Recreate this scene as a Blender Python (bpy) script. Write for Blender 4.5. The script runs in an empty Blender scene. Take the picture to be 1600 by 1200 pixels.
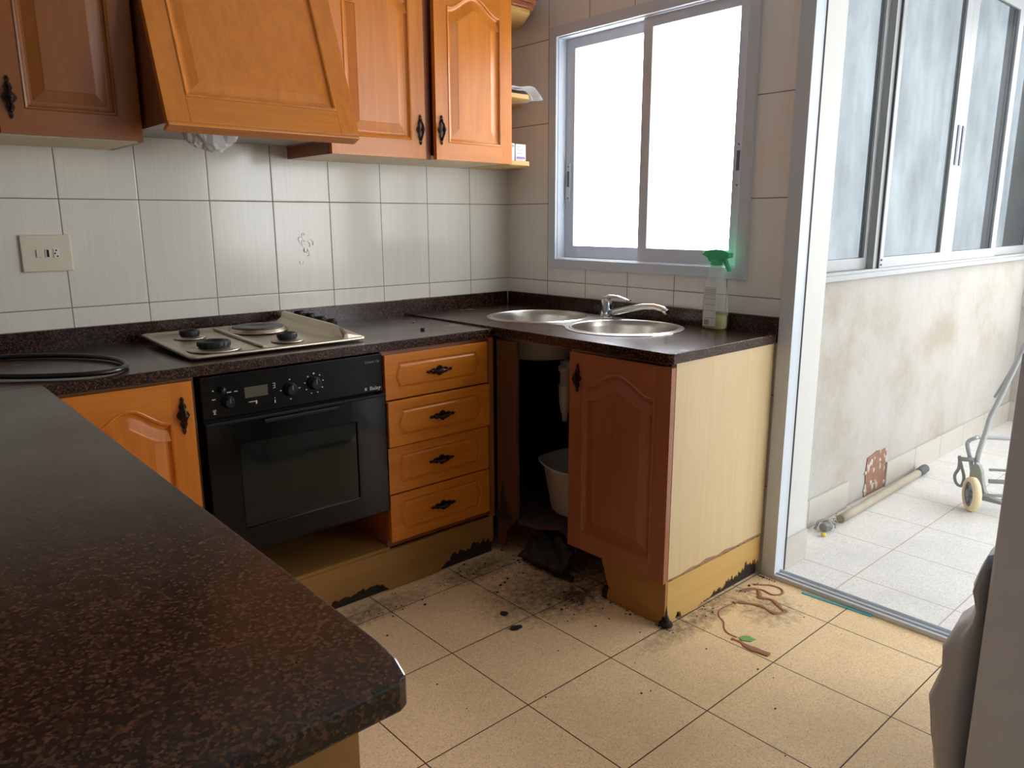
import bpy, bmesh, math, random
from mathutils import Vector, Matrix
from mathutils.geometry import tessellate_polygon
PI = math.pi
random.seed(7)
sc = bpy.context.scene
COL = sc.collection

# ---------------------------------------------------------------- camera
cam_d = bpy.data.cameras.new('camera'); cam = bpy.data.objects.new('camera', cam_d); COL.objects.link(cam)
CX, CY, CZ = -2.3905, -2.712, 1.2673
YAW, PIT, ROLL, FPX = 0.8437, -0.213, -0.004, 1186.7
fwd = Vector((math.cos(YAW)*math.cos(PIT), math.sin(YAW)*math.cos(PIT), math.sin(PIT)))
rgt = Vector((math.sin(YAW), -math.cos(YAW), 0)); up = rgt.cross(fwd)
r2 = rgt*math.cos(ROLL)+up*math.sin(ROLL); u2 = -rgt*math.sin(ROLL)+up*math.cos(ROLL)
cam.matrix_world = Matrix(((r2.x, u2.x, -fwd.x, CX), (r2.y, u2.y, -fwd.y, CY), (r2.z, u2.z, -fwd.z, CZ), (0, 0, 0, 1)))
cam_d.sensor_width = 36; cam_d.lens = 36*FPX/1600; cam_d.clip_start = .03
sc.camera = cam

# ---------------------------------------------------------------- light
SKY = 18.0
world = bpy.data.worlds.new('overcast_sky'); sc.world = world; world.use_nodes = True
bg = world.node_tree.nodes['Background']; bg.inputs[0].default_value = (.93, .965, 1, 1); bg.inputs[1].default_value = SKY
sc.view_settings.view_transform = 'Standard'; sc.view_settings.look = 'None'
sc.view_settings.gamma = 1; sc.view_settings.use_curve_mapping = False
sc.view_settings.exposure = 0.27
sc.cycles.use_denoising = True
sc.cycles.max_bounces = 12; sc.cycles.diffuse_bounces = 6; sc.cycles.transparent_max_bounces = 12
sc.cycles.sample_clamp_indirect = 8


def portal(name, loc, rot, sx, sy):
    l = bpy.data.lights.new(name, 'AREA'); l.shape = 'RECTANGLE'; l.size = sx; l.size_y = sy
    l.cycles.is_portal = True
    o = bpy.data.objects.new(name, l); o.location = loc; o.rotation_euler = rot; COL.objects.link(o)
    return o


portal('kitchen_window_daylight', (.12, -.77, 1.55), (0, PI/2, 0), 1.0, 1.0)
portal('balcony_window_daylight', (1.66, -1.22, 1.75), (-PI/2, 0, 0), 2.9, 1.4)
portal('added_long_opening_daylight', (3.3, -2.95, 1.6), (0, PI/2, 0), 1.75, 2.9)  # added balcony opening, out of view, to bring in daylight
portal('added_end_opening_daylight', (1.68, -4.72, 1.6), (PI/2, 0, 0), 2.7, 1.75)  # added opening at the unseen balcony end, for more daylight
portal('added_rear_window_daylight', (-.75, -4.74, 1.65), (PI/2, 0, 0), 1.2, 1.3)  # added window behind the camera, lights the kitchen from the rear
# share of the sky's light each glazing passes; last three are added, unseen openings
T_KITCHEN, T_BALCONY, T_LONG, T_END, T_REAR = 1.0, .039, .27, .41, .045


# ---------------------------------------------------------------- materials
def lin(c):
    return tuple([((x/255)/12.92 if x/255 <= .04045 else ((x/255+.055)/1.055)**2.4) for x in c]+[1])


class N:
    def __init__(s, name):
        s.m = bpy.data.materials.new(name); s.m.use_nodes = True
        s.t = s.m.node_tree; s.b = s.t.nodes['Principled BSDF']; s.out = s.t.nodes['Material Output']
        s.pos = None

    def n(s, typ, **k):
        x = s.t.nodes.new(typ)
        for a, v in k.items():
            setattr(x, a, v)
        return x

    def l(s, a, b): s.t.links.new(a, b)

    def val(s, sock, v):
        if hasattr(v, 'is_output'): s.l(v, sock)
        else: sock.default_value = v

    def P(s):
        if not s.pos: s.pos = s.n('ShaderNodeNewGeometry').outputs['Position']
        return s.pos

    def mapped(s, scale=(1, 1, 1), loc=(0, 0, 0), rot=(0, 0, 0)):
        m = s.n('ShaderNodeMapping'); s.l(s.P(), m.inputs[0])
        m.inputs['Scale'].default_value = scale; m.inputs['Location'].default_value = loc; m.inputs['Rotation'].default_value = rot
        return m.outputs[0]

    def noise(s, vec, scale=5, detail=4, rough=.55, dist=0):
        x = s.n('ShaderNodeTexNoise'); s.l(vec, x.inputs['Vector'])
        x.inputs['Scale'].default_value = scale; x.inputs['Detail'].default_value = detail
        x.inputs['Roughness'].default_value = rough; x.inputs['Distortion'].default_value = dist
        return x.outputs['Fac']

    def math(s, op, a, b=0.0, c=0.0, clamp=False):
        x = s.n('ShaderNodeMath', operation=op); x.use_clamp = clamp
        s.val(x.inputs[0], a); s.val(x.inputs[1], b); s.val(x.inputs[2], c)
        return x.outputs[0]

    def ramp(s, fac, stops):
        x = s.n('ShaderNodeValToRGB'); s.val(x.inputs[0], fac); e = x.color_ramp.elements
        while len(e) < len(stops): e.new(.5)
        for i, (p, c) in enumerate(stops):
            e[i].position = p; e[i].color = c if len(c) == 4 else tuple(c)+(1,)
        return x.outputs[0]

    def mix(s, fac, a, b, mode='MIX'):
        x = s.n('ShaderNodeMix', data_type='RGBA', blend_type=mode)
        s.val(x.inputs[0], fac); s.val(x.inputs[6], a); s.val(x.inputs[7], b)
        return x.outputs[2]

    def xyz(s):
        x = s.n('ShaderNodeSeparateXYZ'); s.l(s.P(), x.inputs[0]); return x.outputs

    def bump(s, h, strength=.3, dist=.002):
        x = s.n('ShaderNodeBump'); s.val(x.inputs['Height'], h)
        x.inputs['Strength'].default_value = strength; x.inputs['Distance'].default_value = dist
        s.l(x.outputs[0], s.b.inputs['Normal'])

    def set(s, col=None, rough=None, metal=None, spec=None, coat=None, coatr=None):
        for k, v in (('Base Color', col), ('Roughness', rough), ('Metallic', metal), ('Specular IOR Level', spec), ('Coat Weight', coat), ('Coat Roughness', coatr)):
            if v is not None: s.val(s.b.inputs[k], v)
        return s.m


def plain(name, rgb, rough=.5, metal=0, vary=.06, spec=.5, scale=14):
    x = N(name); c = lin(rgb)
    f = x.noise(x.mapped(), scale, 3)
    col = x.mix(f, tuple(v*(1-vary) for v in c[:3])+(1,), tuple(min(1, v*(1+vary)) for v in c[:3])+(1,))
    return x.set(col, rough, metal, spec)


def wood(name, rgb, rgb2, rough=.3, axis='z', coat=.35, fine=1.0):
    x = N(name)
    s = {'z': (34, 34, 2.2), 'x': (2.2, 34, 34), 'y': (34, 2.2, 34)}[axis]
    s2 = {'z': (170, 170, 6), 'x': (6, 170, 170), 'y': (170, 6, 170)}[axis]
    a = x.noise(x.mapped(s), 1, 4, .55, .5); b = x.noise(x.mapped(s2), 1, 3, .6)
    big = x.noise(x.mapped(), 2.3, 2)
    mid = tuple((p*.45+q*.55) for p, q in zip(rgb2, rgb)); c = x.ramp(a, [(.28, lin(mid)), (.66, lin(rgb))])
    c = x.mix(x.math('MULTIPLY', x.ramp(b, [(.45, (0, 0, 0)), (.7, (1, 1, 1))]), .22*fine), c, lin(rgb2), 'MIX')
    c = x.mix(x.math('MULTIPLY', big, .25), c, lin(tuple(v*.86 for v in rgb)))
    x.bump(b, .12, .0006)
    return x.set(c, rough, 0, .5, coat, .15)


WOOD = wood('varnished_oak', (216, 130, 36), (176, 90, 14), coat=.1, rough=.36)
WOODH = wood('varnished_oak_crosswise', (214, 130, 36), (172, 88, 14), axis='x', coat=.1, rough=.36)
WOODK = wood('shaded_oak', (150, 86, 24), (118, 60, 12), coat=.1, rough=.36)  # same oak, darkened to put the left cupboard's shade into its colour
WOODKH = wood('shaded_oak_crosswise', (150, 86, 24), (116, 58, 12), axis='x', coat=.1, rough=.36)  # crosswise copy, also darkened for shade
WOODHY = wood('varnished_oak_crosswise_y', (164, 98, 62), (134, 76, 48), axis='y')
WOODD = wood('varnished_oak_worn', (158, 92, 58), (128, 72, 44), rough=.4)
LAMV = wood('beech_laminate', (214, 190, 146), (196, 166, 118), rough=.42, coat=.1)
LAMH = wood('beech_laminate_crosswise', (206, 168, 98), (184, 142, 72), rough=.45, axis='x', coat=.05)
LAMP = wood('plinth_laminate', (160, 118, 58), (130, 92, 42), rough=.5, axis='x', coat=0)
LAMPY = wood('plinth_laminate_y', (170, 124, 62), (140, 98, 46), rough=.5, axis='y', coat=0)
INNER = plain('cabinet_inside_board', (120, 84, 52), .6)
ROT = plain('rotten_chipboard', (44, 36, 32), .95, vary=.5, scale=60)
TORN = plain('torn_chipboard', (150, 118, 92), .95, vary=.35, scale=90)
DARKVOID = plain('shade_black_board', (26, 24, 24), .9)  # near-black: shade inside the sink cupboard put into the board colour


def granite(name, mult=1.0, red=1.0):
    x = N(name); v = x.n('ShaderNodeTexVoronoi'); x.l(x.mapped(), v.inputs['Vector']); v.inputs['Scale'].default_value = 290
    v.inputs['Randomness'].default_value = 1
    sep = x.n('ShaderNodeSeparateColor'); x.l(v.outputs['Color'], sep.inputs[0])
    big = x.noise(x.mapped(), 120, 4, .7)
    f = x.math('ADD', x.math('MULTIPLY', sep.outputs[0], .86), x.math('MULTIPLY', big, .16))
    m = lambda c: tuple(q*mult for q in lin(c)[:3])
    c = x.ramp(f, [(.22, m((14, 10, 10))), (.42, m((44, 26, 20))), (.6, m((76, 46, 32))), (.76, m((112, 74, 54))), (.92, m((40, 26, 24)))])
    x.bump(x.noise(x.mapped(), 9, 2), .03, .002)
    r = x.math('MULTIPLY_ADD', x.noise(x.mapped(), 6, 4), .2, .14)
    return x.set(c, r, 0, .5)


GRAN = granite('brown_granite', .7)
GRANE = granite('brown_granite_sawn_edge', .68)
GRANE.node_tree.nodes['Principled BSDF'].inputs['Roughness'].links and GRANE.node_tree.links.remove(GRANE.node_tree.nodes['Principled BSDF'].inputs['Roughness'].links[0])
GRANE.node_tree.nodes['Principled BSDF'].inputs['Roughness'].default_value = .5


def tile_mat(name, rgb, grout, axis, joints, w, zrow, h, gw=.0016, streak=.5, rough=.16):
    """axis 0: wall along x, 1: wall along y. joints: offset; w: pitch; zrow: a row joint; h: pitch"""
    x = N(name); p = x.xyz(); c = p[axis]; z = p[2]

    def edge(v, off, pitch):
        a = x.math('SUBTRACT', v, off); a = x.math('DIVIDE', a, pitch); a = x.math('FRACT', x.math('ADD', a, 50.5))
        a = x.math('ABSOLUTE', x.math('SUBTRACT', a, .5))
        return x.math('MULTIPLY', a, pitch)
    if axis == 1:
        # the column at the corner is wider than the others: shift everything beyond it
        e1 = edge(c, joints, w)
        past = x.math('LESS_THAN', c, joints+.01)
        e1 = x.math('ADD', x.math('MULTIPLY', e1, past), x.math('SUBTRACT', 1, past))
    else:
        e1 = edge(c, joints, w)
        past = x.math('LESS_THAN', c, joints+.01)
        e1 = x.math('ADD', x.math('MULTIPLY', e1, past), x.math('SUBTRACT', 1, past))
    e2 = edge(z, zrow, h)
    d = x.math('MINIMUM', e1, e2)
    g = x.math('LESS_THAN', d, gw)
    s = (9, 9, .5)
    st = x.noise(x.mapped((120, 120, 2.2)), 1, 4, .7)
    st2 = x.noise(x.mapped((26, 26, 1.2)), 1, 2, .6)
    body = x.mix(x.math('MULTIPLY', x.ramp(st, [(.4, (0, 0, 0)), (.6, (1, 1, 1))]), streak), lin(rgb), lin(tuple(min(255, v*1.035+2) for v in rgb)))
    body = x.mix(x.math('MULTIPLY', st2, .35), body, lin(tuple(v*.93 for v in rgb)))
    col = x.mix(g, body, lin(grout))
    hgt = x.math('MULTIPLY', x.math('MINIMUM', d, .004), 200)
    hgt = x.math('ADD', hgt, x.math('MULTIPLY', st, .12))
    hgt = x.math('ADD', hgt, x.math('MULTIPLY', x.noise(x.mapped(), 5, 1), .25))
    x.bump(hgt, .35, .0016)
    r = x.math('MAXIMUM', x.math('MULTIPLY', g, .8), rough)
    return x.set(col, r, 0, .5)


TILEA = tile_mat('cream_wall_tile', (234, 229, 214), (134, 124, 110), 0, -.2249, .23, 1.3355, .3346)
TILEB = tile_mat('cream_wall_tile_side', (240, 237, 232), (128, 114, 100), 1, -.267, .2292, 1.3355, .3346)


def floor_mat(name, rgb, joint, ox, oy, jw, dirt=0.0):
    x = N(name); p = x.xyz(); pitch = .3337

    def edge(v, off):
        a = x.math('DIVIDE', x.math('SUBTRACT', v, off), pitch); a = x.math('FRACT', x.math('ADD', a, 50.5))
        return x.math('MULTIPLY', x.math('ABSOLUTE', x.math('SUBTRACT', a, .5)), pitch)
    d = x.math('MINIMUM', edge(p[0], ox), edge(p[1], oy)); g = x.math('LESS_THAN', d, jw)
    sp = x.n('ShaderNodeTexVoronoi'); x.l(x.mapped(), sp.inputs['Vector']); sp.inputs['Scale'].default_value = 330
    sep = x.n('ShaderNodeSeparateColor'); x.l(sp.outputs['Color'], sep.inputs[0])
    c = x.ramp(sep.outputs[0], [(.05, lin(tuple(v*.86 for v in rgb))), (.25, lin(rgb)), (.75, lin(tuple(v*.95 for v in rgb))), (.97, lin(tuple(min(255, v*1.06) for v in rgb)))])
    # dark pinholes in the terrazzo
    v2 = x.n('ShaderNodeTexVoronoi'); x.l(x.mapped(), v2.inputs['Vector']); v2.inputs['Scale'].default_value = 46
    hole = x.math('LESS_THAN', v2.outputs['Distance'], .07)
    s3 = x.n('ShaderNodeSeparateColor'); x.l(v2.outputs['Color'], s3.inputs[0])
    hole = x.math('MULTIPLY', hole, x.math('GREATER_THAN', s3.outputs[1], .45))
    c = x.mix(x.math('MULTIPLY', hole, .65), c, lin((80, 62, 46)))
    blot = x.noise(x.mapped(), 3.2, 6, .65)
    c = x.mix(x.math('MULTIPLY', x.ramp(blot, [(.42, (0, 0, 0)), (.75, (1, 1, 1))]), .35), c, lin(tuple(v*.78 for v in rgb)))
    if dirt:
        for (dx, dy, rx, ry, th) in [(-.62, -.98, .55, .34, .50), (-.63, -1.06, .10, .10, .43), (-.75, -.68, .30, .13, .50), (-.45, -1.43, .5, .10, .54), (-1.25, -.68, .5, .12, .55), (-.22, -1.55, .22, .2, .60)]:
            a = x.math('POWER', x.math('DIVIDE', x.math('SUBTRACT', p[0], dx), rx), 2)
            b = x.math('POWER', x.math('DIVIDE', x.math('SUBTRACT', p[1], dy), ry), 2)
            m = x.math('SUBTRACT', 1, x.math('ADD', a, b), clamp=True)
            nn = x.noise(x.mapped(), 38, 6, .75)
            q = x.math('MULTIPLY', m, nn)
            k = x.ramp(q, [(th*.55, (0, 0, 0)), (th*1.1, (1, 1, 1))])
            c = x.mix(x.math('MULTIPLY', k, dirt), c, lin((62, 50, 38)))
    c = x.mix(g, c, lin(joint))
    x.bump(x.math('MULTIPLY', x.math('MINIMUM', d, .004), 200), .25, .0015)
    r = x.math('MULTIPLY_ADD', blot, .25, .28)
    return x.set(c, r, 0, .35)


FLOORK = floor_mat('cream_terrazzo_tile', (246, 214, 168), (56, 36, 24), -1.163, -.7245, .0017, .8)
FLOORB = floor_mat('balcony_terrazzo_tile', (226, 223, 219), (176, 165, 152), .225, -1.635, .0022)
SKIRT = plain('cream_skirting_tile', (188, 182, 172), .3)
PAINT = plain('white_paint', (204, 203, 198), .6, vary=.03)
OFFW = plain('grey_wall_paint', (146, 150, 156), .8)


def stucco(name):
    x = N(name)
    a = x.noise(x.mapped(), 2.2, 6, .65); b = x.noise(x.mapped((1, 1, .35)), 9, 6, .7); d = x.noise(x.mapped(), 42, 3, .6)
    c = x.ramp(a, [(.32, lin((160, 151, 137))), (.5, lin((176, 171, 163))), (.7, lin((182, 180, 177)))])
    c = x.mix(x.math('MULTIPLY', x.ramp(b, [(.5, (0, 0, 0)), (.8, (1, 1, 1))]), .35), c, lin((160, 144, 126)))
    c = x.mix(x.math('MULTIPLY', x.ramp(d, [(.66, (0, 0, 0)), (.74, (1, 1, 1))]), .35), c, lin((140, 118, 94)))
    x.bump(b, .35, .004)
    return x.set(c, .85)


STUC = stucco('stained_white_render')
POST = wood('damp_stained_post', (96, 62, 36), (66, 42, 26), rough=.6, coat=0)
BRICK = plain('raw_red_brick', (146, 108, 88), .95, vary=.4, scale=40)
ALU = plain('grey_white_aluminium', (204, 212, 220), .35, 0, .02)
ALUB = plain('balcony_aluminium', (150, 152, 152), .4, 0, .03)
ALUD = plain('dark_seal', (70, 72, 76), .6)
STEEL = N('brushed_steel'); STEEL.bump(STEEL.noise(STEEL.mapped((4, 300, 300)), 1, 2), .05, .0004)
STEEL = STEEL.set(lin((206, 200, 190)), .28, 1)
STEELH = plain('worn_hob_steel', (196, 184, 166), .34, 1, .08)
CHROME = plain('chrome', (225, 228, 232), .1, 1, .01)
BLACKP = plain('black_plastic', (12, 12, 13), .5, spec=.3)
BLACKM = plain('black_enamel', (7, 8, 9), .22, spec=.3)
BLACKG = plain('black_oven_glass', (4, 5, 6), .12, spec=.3)
CASTI = plain('black_cast_iron', (30, 31, 34), .55)
PLATE = plain('grey_hot_plate', (92, 88, 86), .45, .6)
BRONZE = plain('antique_bronze', (58, 44, 36), .35, .8, .3)
WHITEP = plain('white_plastic', (232, 230, 224), .35, 0, .02)
IVORY = plain('ivory_plastic', (224, 214, 190), .4, 0, .02)
PVC = plain('white_pvc', (190, 182, 170), .45)
LOCKG = plain('blue_grey_plastic', (84, 94, 108), .5)
DARKG = plain('dark_grey_steel', (204, 214, 228), .35, .05)
BAGD = plain('grey_bin_bag', (180, 184, 188), .35)
MARK = plain('white_print', (205, 205, 200), .5)
MARKD = plain('grey_print', (126, 128, 128), .5)


def pane_mat(name, tint, dirty=0.0, T=.1, haze=.05):
    """frosted glazing, 2 faces: lets the share T of the light through, scatters a little"""
    x = N(name); x.t.nodes.remove(x.b)
    t = x.n('ShaderNodeBsdfTransparent'); tl = x.n('ShaderNodeBsdfTranslucent'); gl = x.n('ShaderNodeBsdfGlossy'); gl.inputs['Roughness'].default_value = .25
    f = x.noise(x.mapped((1, 1, .6)), 3.1, 7, .7)
    g = x.noise(x.mapped((14, 14, 1.2)), 1, 5, .7)
    fac = x.ramp(x.math('ADD', x.math('MULTIPLY', f, .7), x.math('MULTIPLY', g, .3)), [(.35, (1-dirty,)*3), (.65, (1, 1, 1))])
    c = x.mix(1.0, tuple(math.sqrt(v*T) for v in tint)+(1,), fac, 'MULTIPLY')
    x.l(c, t.inputs[0]); h = haze*math.sqrt(T); tl.inputs[0].default_value = (h, h, h, 1)
    m = x.n('ShaderNodeAddShader'); x.l(t.outputs[0], m.inputs[0]); x.l(tl.outputs[0], m.inputs[1])
    m2 = x.n('ShaderNodeMixShader'); m2.inputs[0].default_value = .03; x.l(m.outputs[0], m2.inputs[1]); x.l(gl.outputs[0], m2.inputs[2])
    x.l(m2.outputs[0], x.out.inputs[0])
    return x.m


PANEK = pane_mat('frosted_window_glass', (.94, .95, 1.0), .06, T_KITCHEN)
PANEB = pane_mat('dirty_frosted_balcony_glass', (.84, .95, 1.0), .30, T_BALCONY)
PANEL = pane_mat('added_long_glass', (1, 1, 1), 0, T_LONG, 0)  # glass of the added openings, from here to the rear one
PANEE = pane_mat('added_end_glass', (1, 1, 1), 0, T_END, 0)
PANER = pane_mat('added_rear_glass', (1, 1, 1), 0, T_REAR, 0)


def clear_mat(name, col, alpha, rough=.05):
    x = N(name); x.t.nodes.remove(x.b)
    t = x.n('ShaderNodeBsdfTransparent'); t.inputs[0].default_value = tuple(col)+(1,)
    g = x.n('ShaderNodeBsdfPrincipled'); g.inputs['Base Color'].default_value = tuple(col)+(1,); g.inputs['Roughness'].default_value = rough
    m = x.n('ShaderNodeMixShader'); m.inputs[0].default_value = alpha
    x.l(t.outputs[0], m.inputs[1]); x.l(g.outputs[0], m.inputs[2]); x.l(m.outputs[0], x.out.inputs[0])
    return x.m


BOTTLE = clear_mat('clear_bottle_plastic', (.90, .92, .92), .24, .12)
LIQUID = clear_mat('yellow_green_liquid', (.86, .84, .16), .5, .1)
GREENP = plain('green_trigger_plastic', (70, 190, 128), .35)
BAGW = clear_mat('thin_white_bag', (.86, .86, .86), .8, .35)


# ---------------------------------------------------------------- mesh builder
class MB:
    def __init__(s): s.v = []; s.f = []; s.mi = []; s.sm = []

    def add(s, vs, fs, mi=0, smooth=False):
        o = len(s.v); s.v += [tuple(p) for p in vs]
        for f in fs:
            s.f.append([i+o for i in f]); s.mi.append(mi); s.sm.append(smooth)
        return s

    def box(s, a, b, mi=0, P=None):
        x0, y0, z0 = a; x1, y1, z1 = b
        vs = [(x, y, z) for x in (x0, x1) for y in (y0, y1) for z in (z0, z1)]
        if P: vs = [P(*q) for q in vs]
        return s.add(vs, [(0, 1, 3, 2), (4, 6, 7, 5), (0, 4, 5, 1), (2, 3, 7, 6), (0, 2, 6, 4), (1, 5, 7, 3)], mi)

    def prism(s, poly, h0, h1, P, mi=0, holes=None, smooth=False):
        """poly in (a,b); P(a,b,h) -> world"""
        loops = [poly]+(holes or [])
        flat = [q for l in loops for q in l]; n = len(flat)
        tris = tessellate_polygon([[Vector((q[0], q[1], 0)) for q in l] for l in loops])
        vs = [P(q[0], q[1], h0) for q in flat]+[P(q[0], q[1], h1) for q in flat]
        fs = [tuple(t) for t in tris]+[tuple(i+n for i in reversed(t)) for t in tris]
        s.add(vs, fs, mi)
        o = len(s.v)-2*n; k = 0
        for l in loops:
            m = len(l)
            for i in range(m):
                j = (i+1) % m
                s.f.append([o+k+i, o+k+j, o+n+k+j, o+n+k+i]); s.mi.append(mi); s.sm.append(smooth)
            k += m
        return s

    def rings(s, rs, mi=0, close=True, cap0=False, cap1=False, smooth=True):
        m = len(rs[0]); vs = [p for r in rs for p in r]; fs = []
        for i in range(len(rs)-1):
            for j in range(m if close else m-1):
                k = (j+1) % m
                fs.append((i*m+j, i*m+k, (i+1)*m+k, (i+1)*m+j))
        s.add(vs, fs, mi, smooth)
        o = len(s.v)-len(vs)
        if cap0: s.f.append([o+i for i in reversed(range(m))]); s.mi.append(mi); s.sm.append(False)
        if cap1: s.f.append([o+(len(rs)-1)*m+i for i in range(m)]); s.mi.append(mi); s.sm.append(False)
        return s

    def tube(s, pts, r, seg=12, mi=0, cap=True, closed=False, flat=1.0):
        pts = [Vector(p) for p in pts]; n = len(pts)
        if not hasattr(r, '__len__'): r = [r]*n
        rs = []; prev = None
        for i, p in enumerate(pts):
            if closed: t = pts[(i+1) % n]-pts[i-1]
            else: t = pts[min(i+1, n-1)]-pts[max(i-1, 0)]
            t.normalize()
            if prev is None:
                a = Vector((0, 0, 1)) if abs(t.z) < .9 else Vector((1, 0, 0)); u = t.cross(a).normalized()
            else:
                u = prev-t*prev.dot(t)
                u = u.normalized() if u.length > 1e-6 else t.orthogonal().normalized()
            prev = u; w = t.cross(u)
            rs.append([tuple(p+(u*math.cos(2*PI*k/seg)+w*math.sin(2*PI*k/seg)*flat)*r[i]) for k in range(seg)])
        if closed: rs.append(rs[0]); cap = False
        return s.rings(rs, mi, True, cap, cap)

    def lathe(s, prof, c, axis='z', seg=32, mi=0, cap0=True, cap1=True, sx=1, sy=1):
        rs = []
        for r, h in prof:
            ring = []
            for k in range(seg):
                a = 2*PI*k/seg; x, y = r*math.cos(a)*sx, r*math.sin(a)*sy
                ring.append({'z': (c[0]+x, c[1]+y, c[2]+h), 'y': (c[0]+x, c[1]+h, c[2]+y), 'x': (c[0]+h, c[1]+x, c[2]+y)}[axis])
            rs.append(ring)
        return s.rings(rs, mi, True, cap0, cap1)

    def ell(s, c, rad, seg=14, mi=0, M=None):
        rs = []
        for i in range(1, 8):
            t = PI*i/8; rr = []
            for k in range(seg):
                a = 2*PI*k/seg
                q = Vector((rad[0]*math.sin(t)*math.cos(a), rad[1]*math.sin(t)*math.sin(a), -rad[2]*math.cos(t)))
                if M: q = M @ q
                rr.append(tuple(Vector(c)+q))
            rs.append(rr)
        return s.rings(rs, mi, True, True, True)

    def build(s, name, mats, parent=None, bevel=0, loc=None, fix=True, subsurf=0, solid=0):
        if not isinstance(mats, (list, tuple)): mats = [mats]
        xs = [p[0] for p in s.v]; ys = [p[1] for p in s.v]; zs = [p[2] for p in s.v]
        if parent is not None:
            base = Vector(parent['_w']); o_loc = Vector(parent['_w'])
            if loc is None: loc = Vector(((min(xs)+max(xs))/2, (min(ys)+max(ys))/2, (min(zs)+max(zs))/2))
        else:
            if loc is None: loc = Vector(((min(xs)+max(xs))/2, (min(ys)+max(ys))/2, min(zs)))
            o_loc = Vector((0, 0, 0))
        loc = Vector(loc)
        me = bpy.data.meshes.new(name)
        me.from_pydata([tuple(Vector(p)-loc) for p in s.v], [], s.f)
        for m in mats: me.materials.append(m)
        for p, a, b in zip(me.polygons, s.mi, s.sm):
            p.material_index = a; p.use_smooth = b
        if fix:
            bm = bmesh.new(); bm.from_mesh(me); bmesh.ops.recalc_face_normals(bm, faces=bm.faces); bm.to_mesh(me); bm.free()
        o = bpy.data.objects.new(name, me); COL.objects.link(o)
        o['_w'] = tuple(loc); WTMP.append(o)
        if parent is not None: o.parent = parent
        o.location = loc-o_loc
        if bevel:
            m = o.modifiers.new('bevel', 'BEVEL'); m.width = bevel; m.segments = 2; m.limit_method = 'ANGLE'; m.angle_limit = .6
        if solid:
            m = o.modifiers.new('solid', 'SOLIDIFY'); m.thickness = solid; m.offset = 0
        if subsurf:
            m = o.modifiers.new('sub', 'SUBSURF'); m.levels = subsurf; m.render_levels = subsurf
        return o


WTMP = []


def tag(o, label=None, cat=None, group=None, kind=None):
    if label: o['label'] = label
    if cat: o['category'] = cat
    if group: o['group'] = group
    if kind: o['kind'] = kind
    return o


def thing(name, label, cat, loc, group=None):
    o = bpy.data.objects.new(name, None); COL.objects.link(o); o.location = loc; o['_w'] = tuple(loc); WTMP.append(o)
    o.empty_display_size = .05
    return tag(o, label, cat, group)


def box(name, a, b, mat, parent=None, bevel=0):
    return MB().box(a, b).build(name, mat, parent, bevel)


def st(o): o['kind'] = 'structure'; return o


XY = lambda a, b, h: (a, b, h)      # plan polygons
XZ = lambda a, b, h: (a, h, b)      # facing y
YZ = lambda a, b, h: (h, a, b)      # facing x

# ---------------------------------------------------------------- room shell
WX, SY = -4.3, -4.6     # far kitchen walls (behind the camera)
st(MB().box((WX-.1, SY-.1, -.1), (.02, .1, 0)).build('floor', FLOORK))
st(MB().box((.02, SY-.1, -.1), (3.3, -1.2, 0)).build('floor_balcony', FLOORB))
st(MB().box((WX-.1, SY-.1, 2.55), (.24, .15, 2.65)).build('ceiling', PAINT))
st(MB().box((.24, SY-.1, 2.55), (3.25, -1.15, 2.65)).build('ceiling_balcony', PAINT))
st(MB().box((WX-.1, 0, 0), (.0, .15, 2.55)).build('wall_back', TILEA))
st(MB().box((WX-.1, SY, 0), (WX, 0, 2.55)).build('wall_left', OFFW))
st(MB().prism([(WX, 0), (.24, 0), (.24, 2.55), (WX, 2.55)], SY-.1, SY, XZ, holes=[[(-1.35, 1.0), (-.15, 1.0), (-.15, 2.3), (-1.35, 2.3)]]).build('wall_front', OFFW))
# window wall with a hole for the window and for the balcony door
DY0, DY1, DH = -1.40, -4.1, 2.35
WY0, WY1, WZ0, WZ1 = -.30, -1.245, 1.08, 2.02
wall = [(.15, 0), (DY0, 0), (DY0, DH), (DY1, DH), (DY1, 0), (SY, 0), (SY, 2.55), (.15, 2.55)]
hole = [(WY0, WZ0), (WY1, WZ0), (WY1, WZ1), (WY0, WZ1)]
st(MB().prism(wall, 0, .24, YZ, holes=[hole]).build('wall_right', TILEB))
# white painted pier at the end of that wall, balcony side
pier = MB().box((.052, -1.43, 0), (.24, -1.4005, 2.2))
st(pier.build('trim_1', PAINT))
# balcony walls
BH = 1.03
o = MB(); o.box((.24, -1.30, 0), (3.1, -1.15, BH)); o.box((.24, -1.30, 2.42), (3.1, -1.15, 2.55)); o.box((.24, -1.30, BH), (.36, -1.15, 2.42))
st(o.build('wall_balcony_side', STUC))
o = MB()
o.box((3.1, -1.47, 0), (3.25, -1.15, 2.55)); o.box((3.1, -4.6, 0), (3.25, -1.47, .75)); o.box((3.1, -4.6, 2.45), (3.25, -1.47, 2.55)); o.box((3.1, -4.7, .75), (3.25, -4.4, 2.45))
st(o.build('wall_balcony_end', STUC))
o = MB()
o.box((.24, -4.7, 0), (3.1, -4.55, .75)); o.box((.24, -4.7, 2.45), (3.1, -4.55, 2.55)); 
st(o.build('wall_balcony_front', PAINT))
st(MB().box((3.085, -1.40, .73), (3.1, -1.3, 1.03)).build('trim_2', SKIRT))
o = MB().box((3.088, -1.462, .25), (3.1, -1.42, .46)).build('trim_3', BRICK, bevel=.004); st(o)


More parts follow.
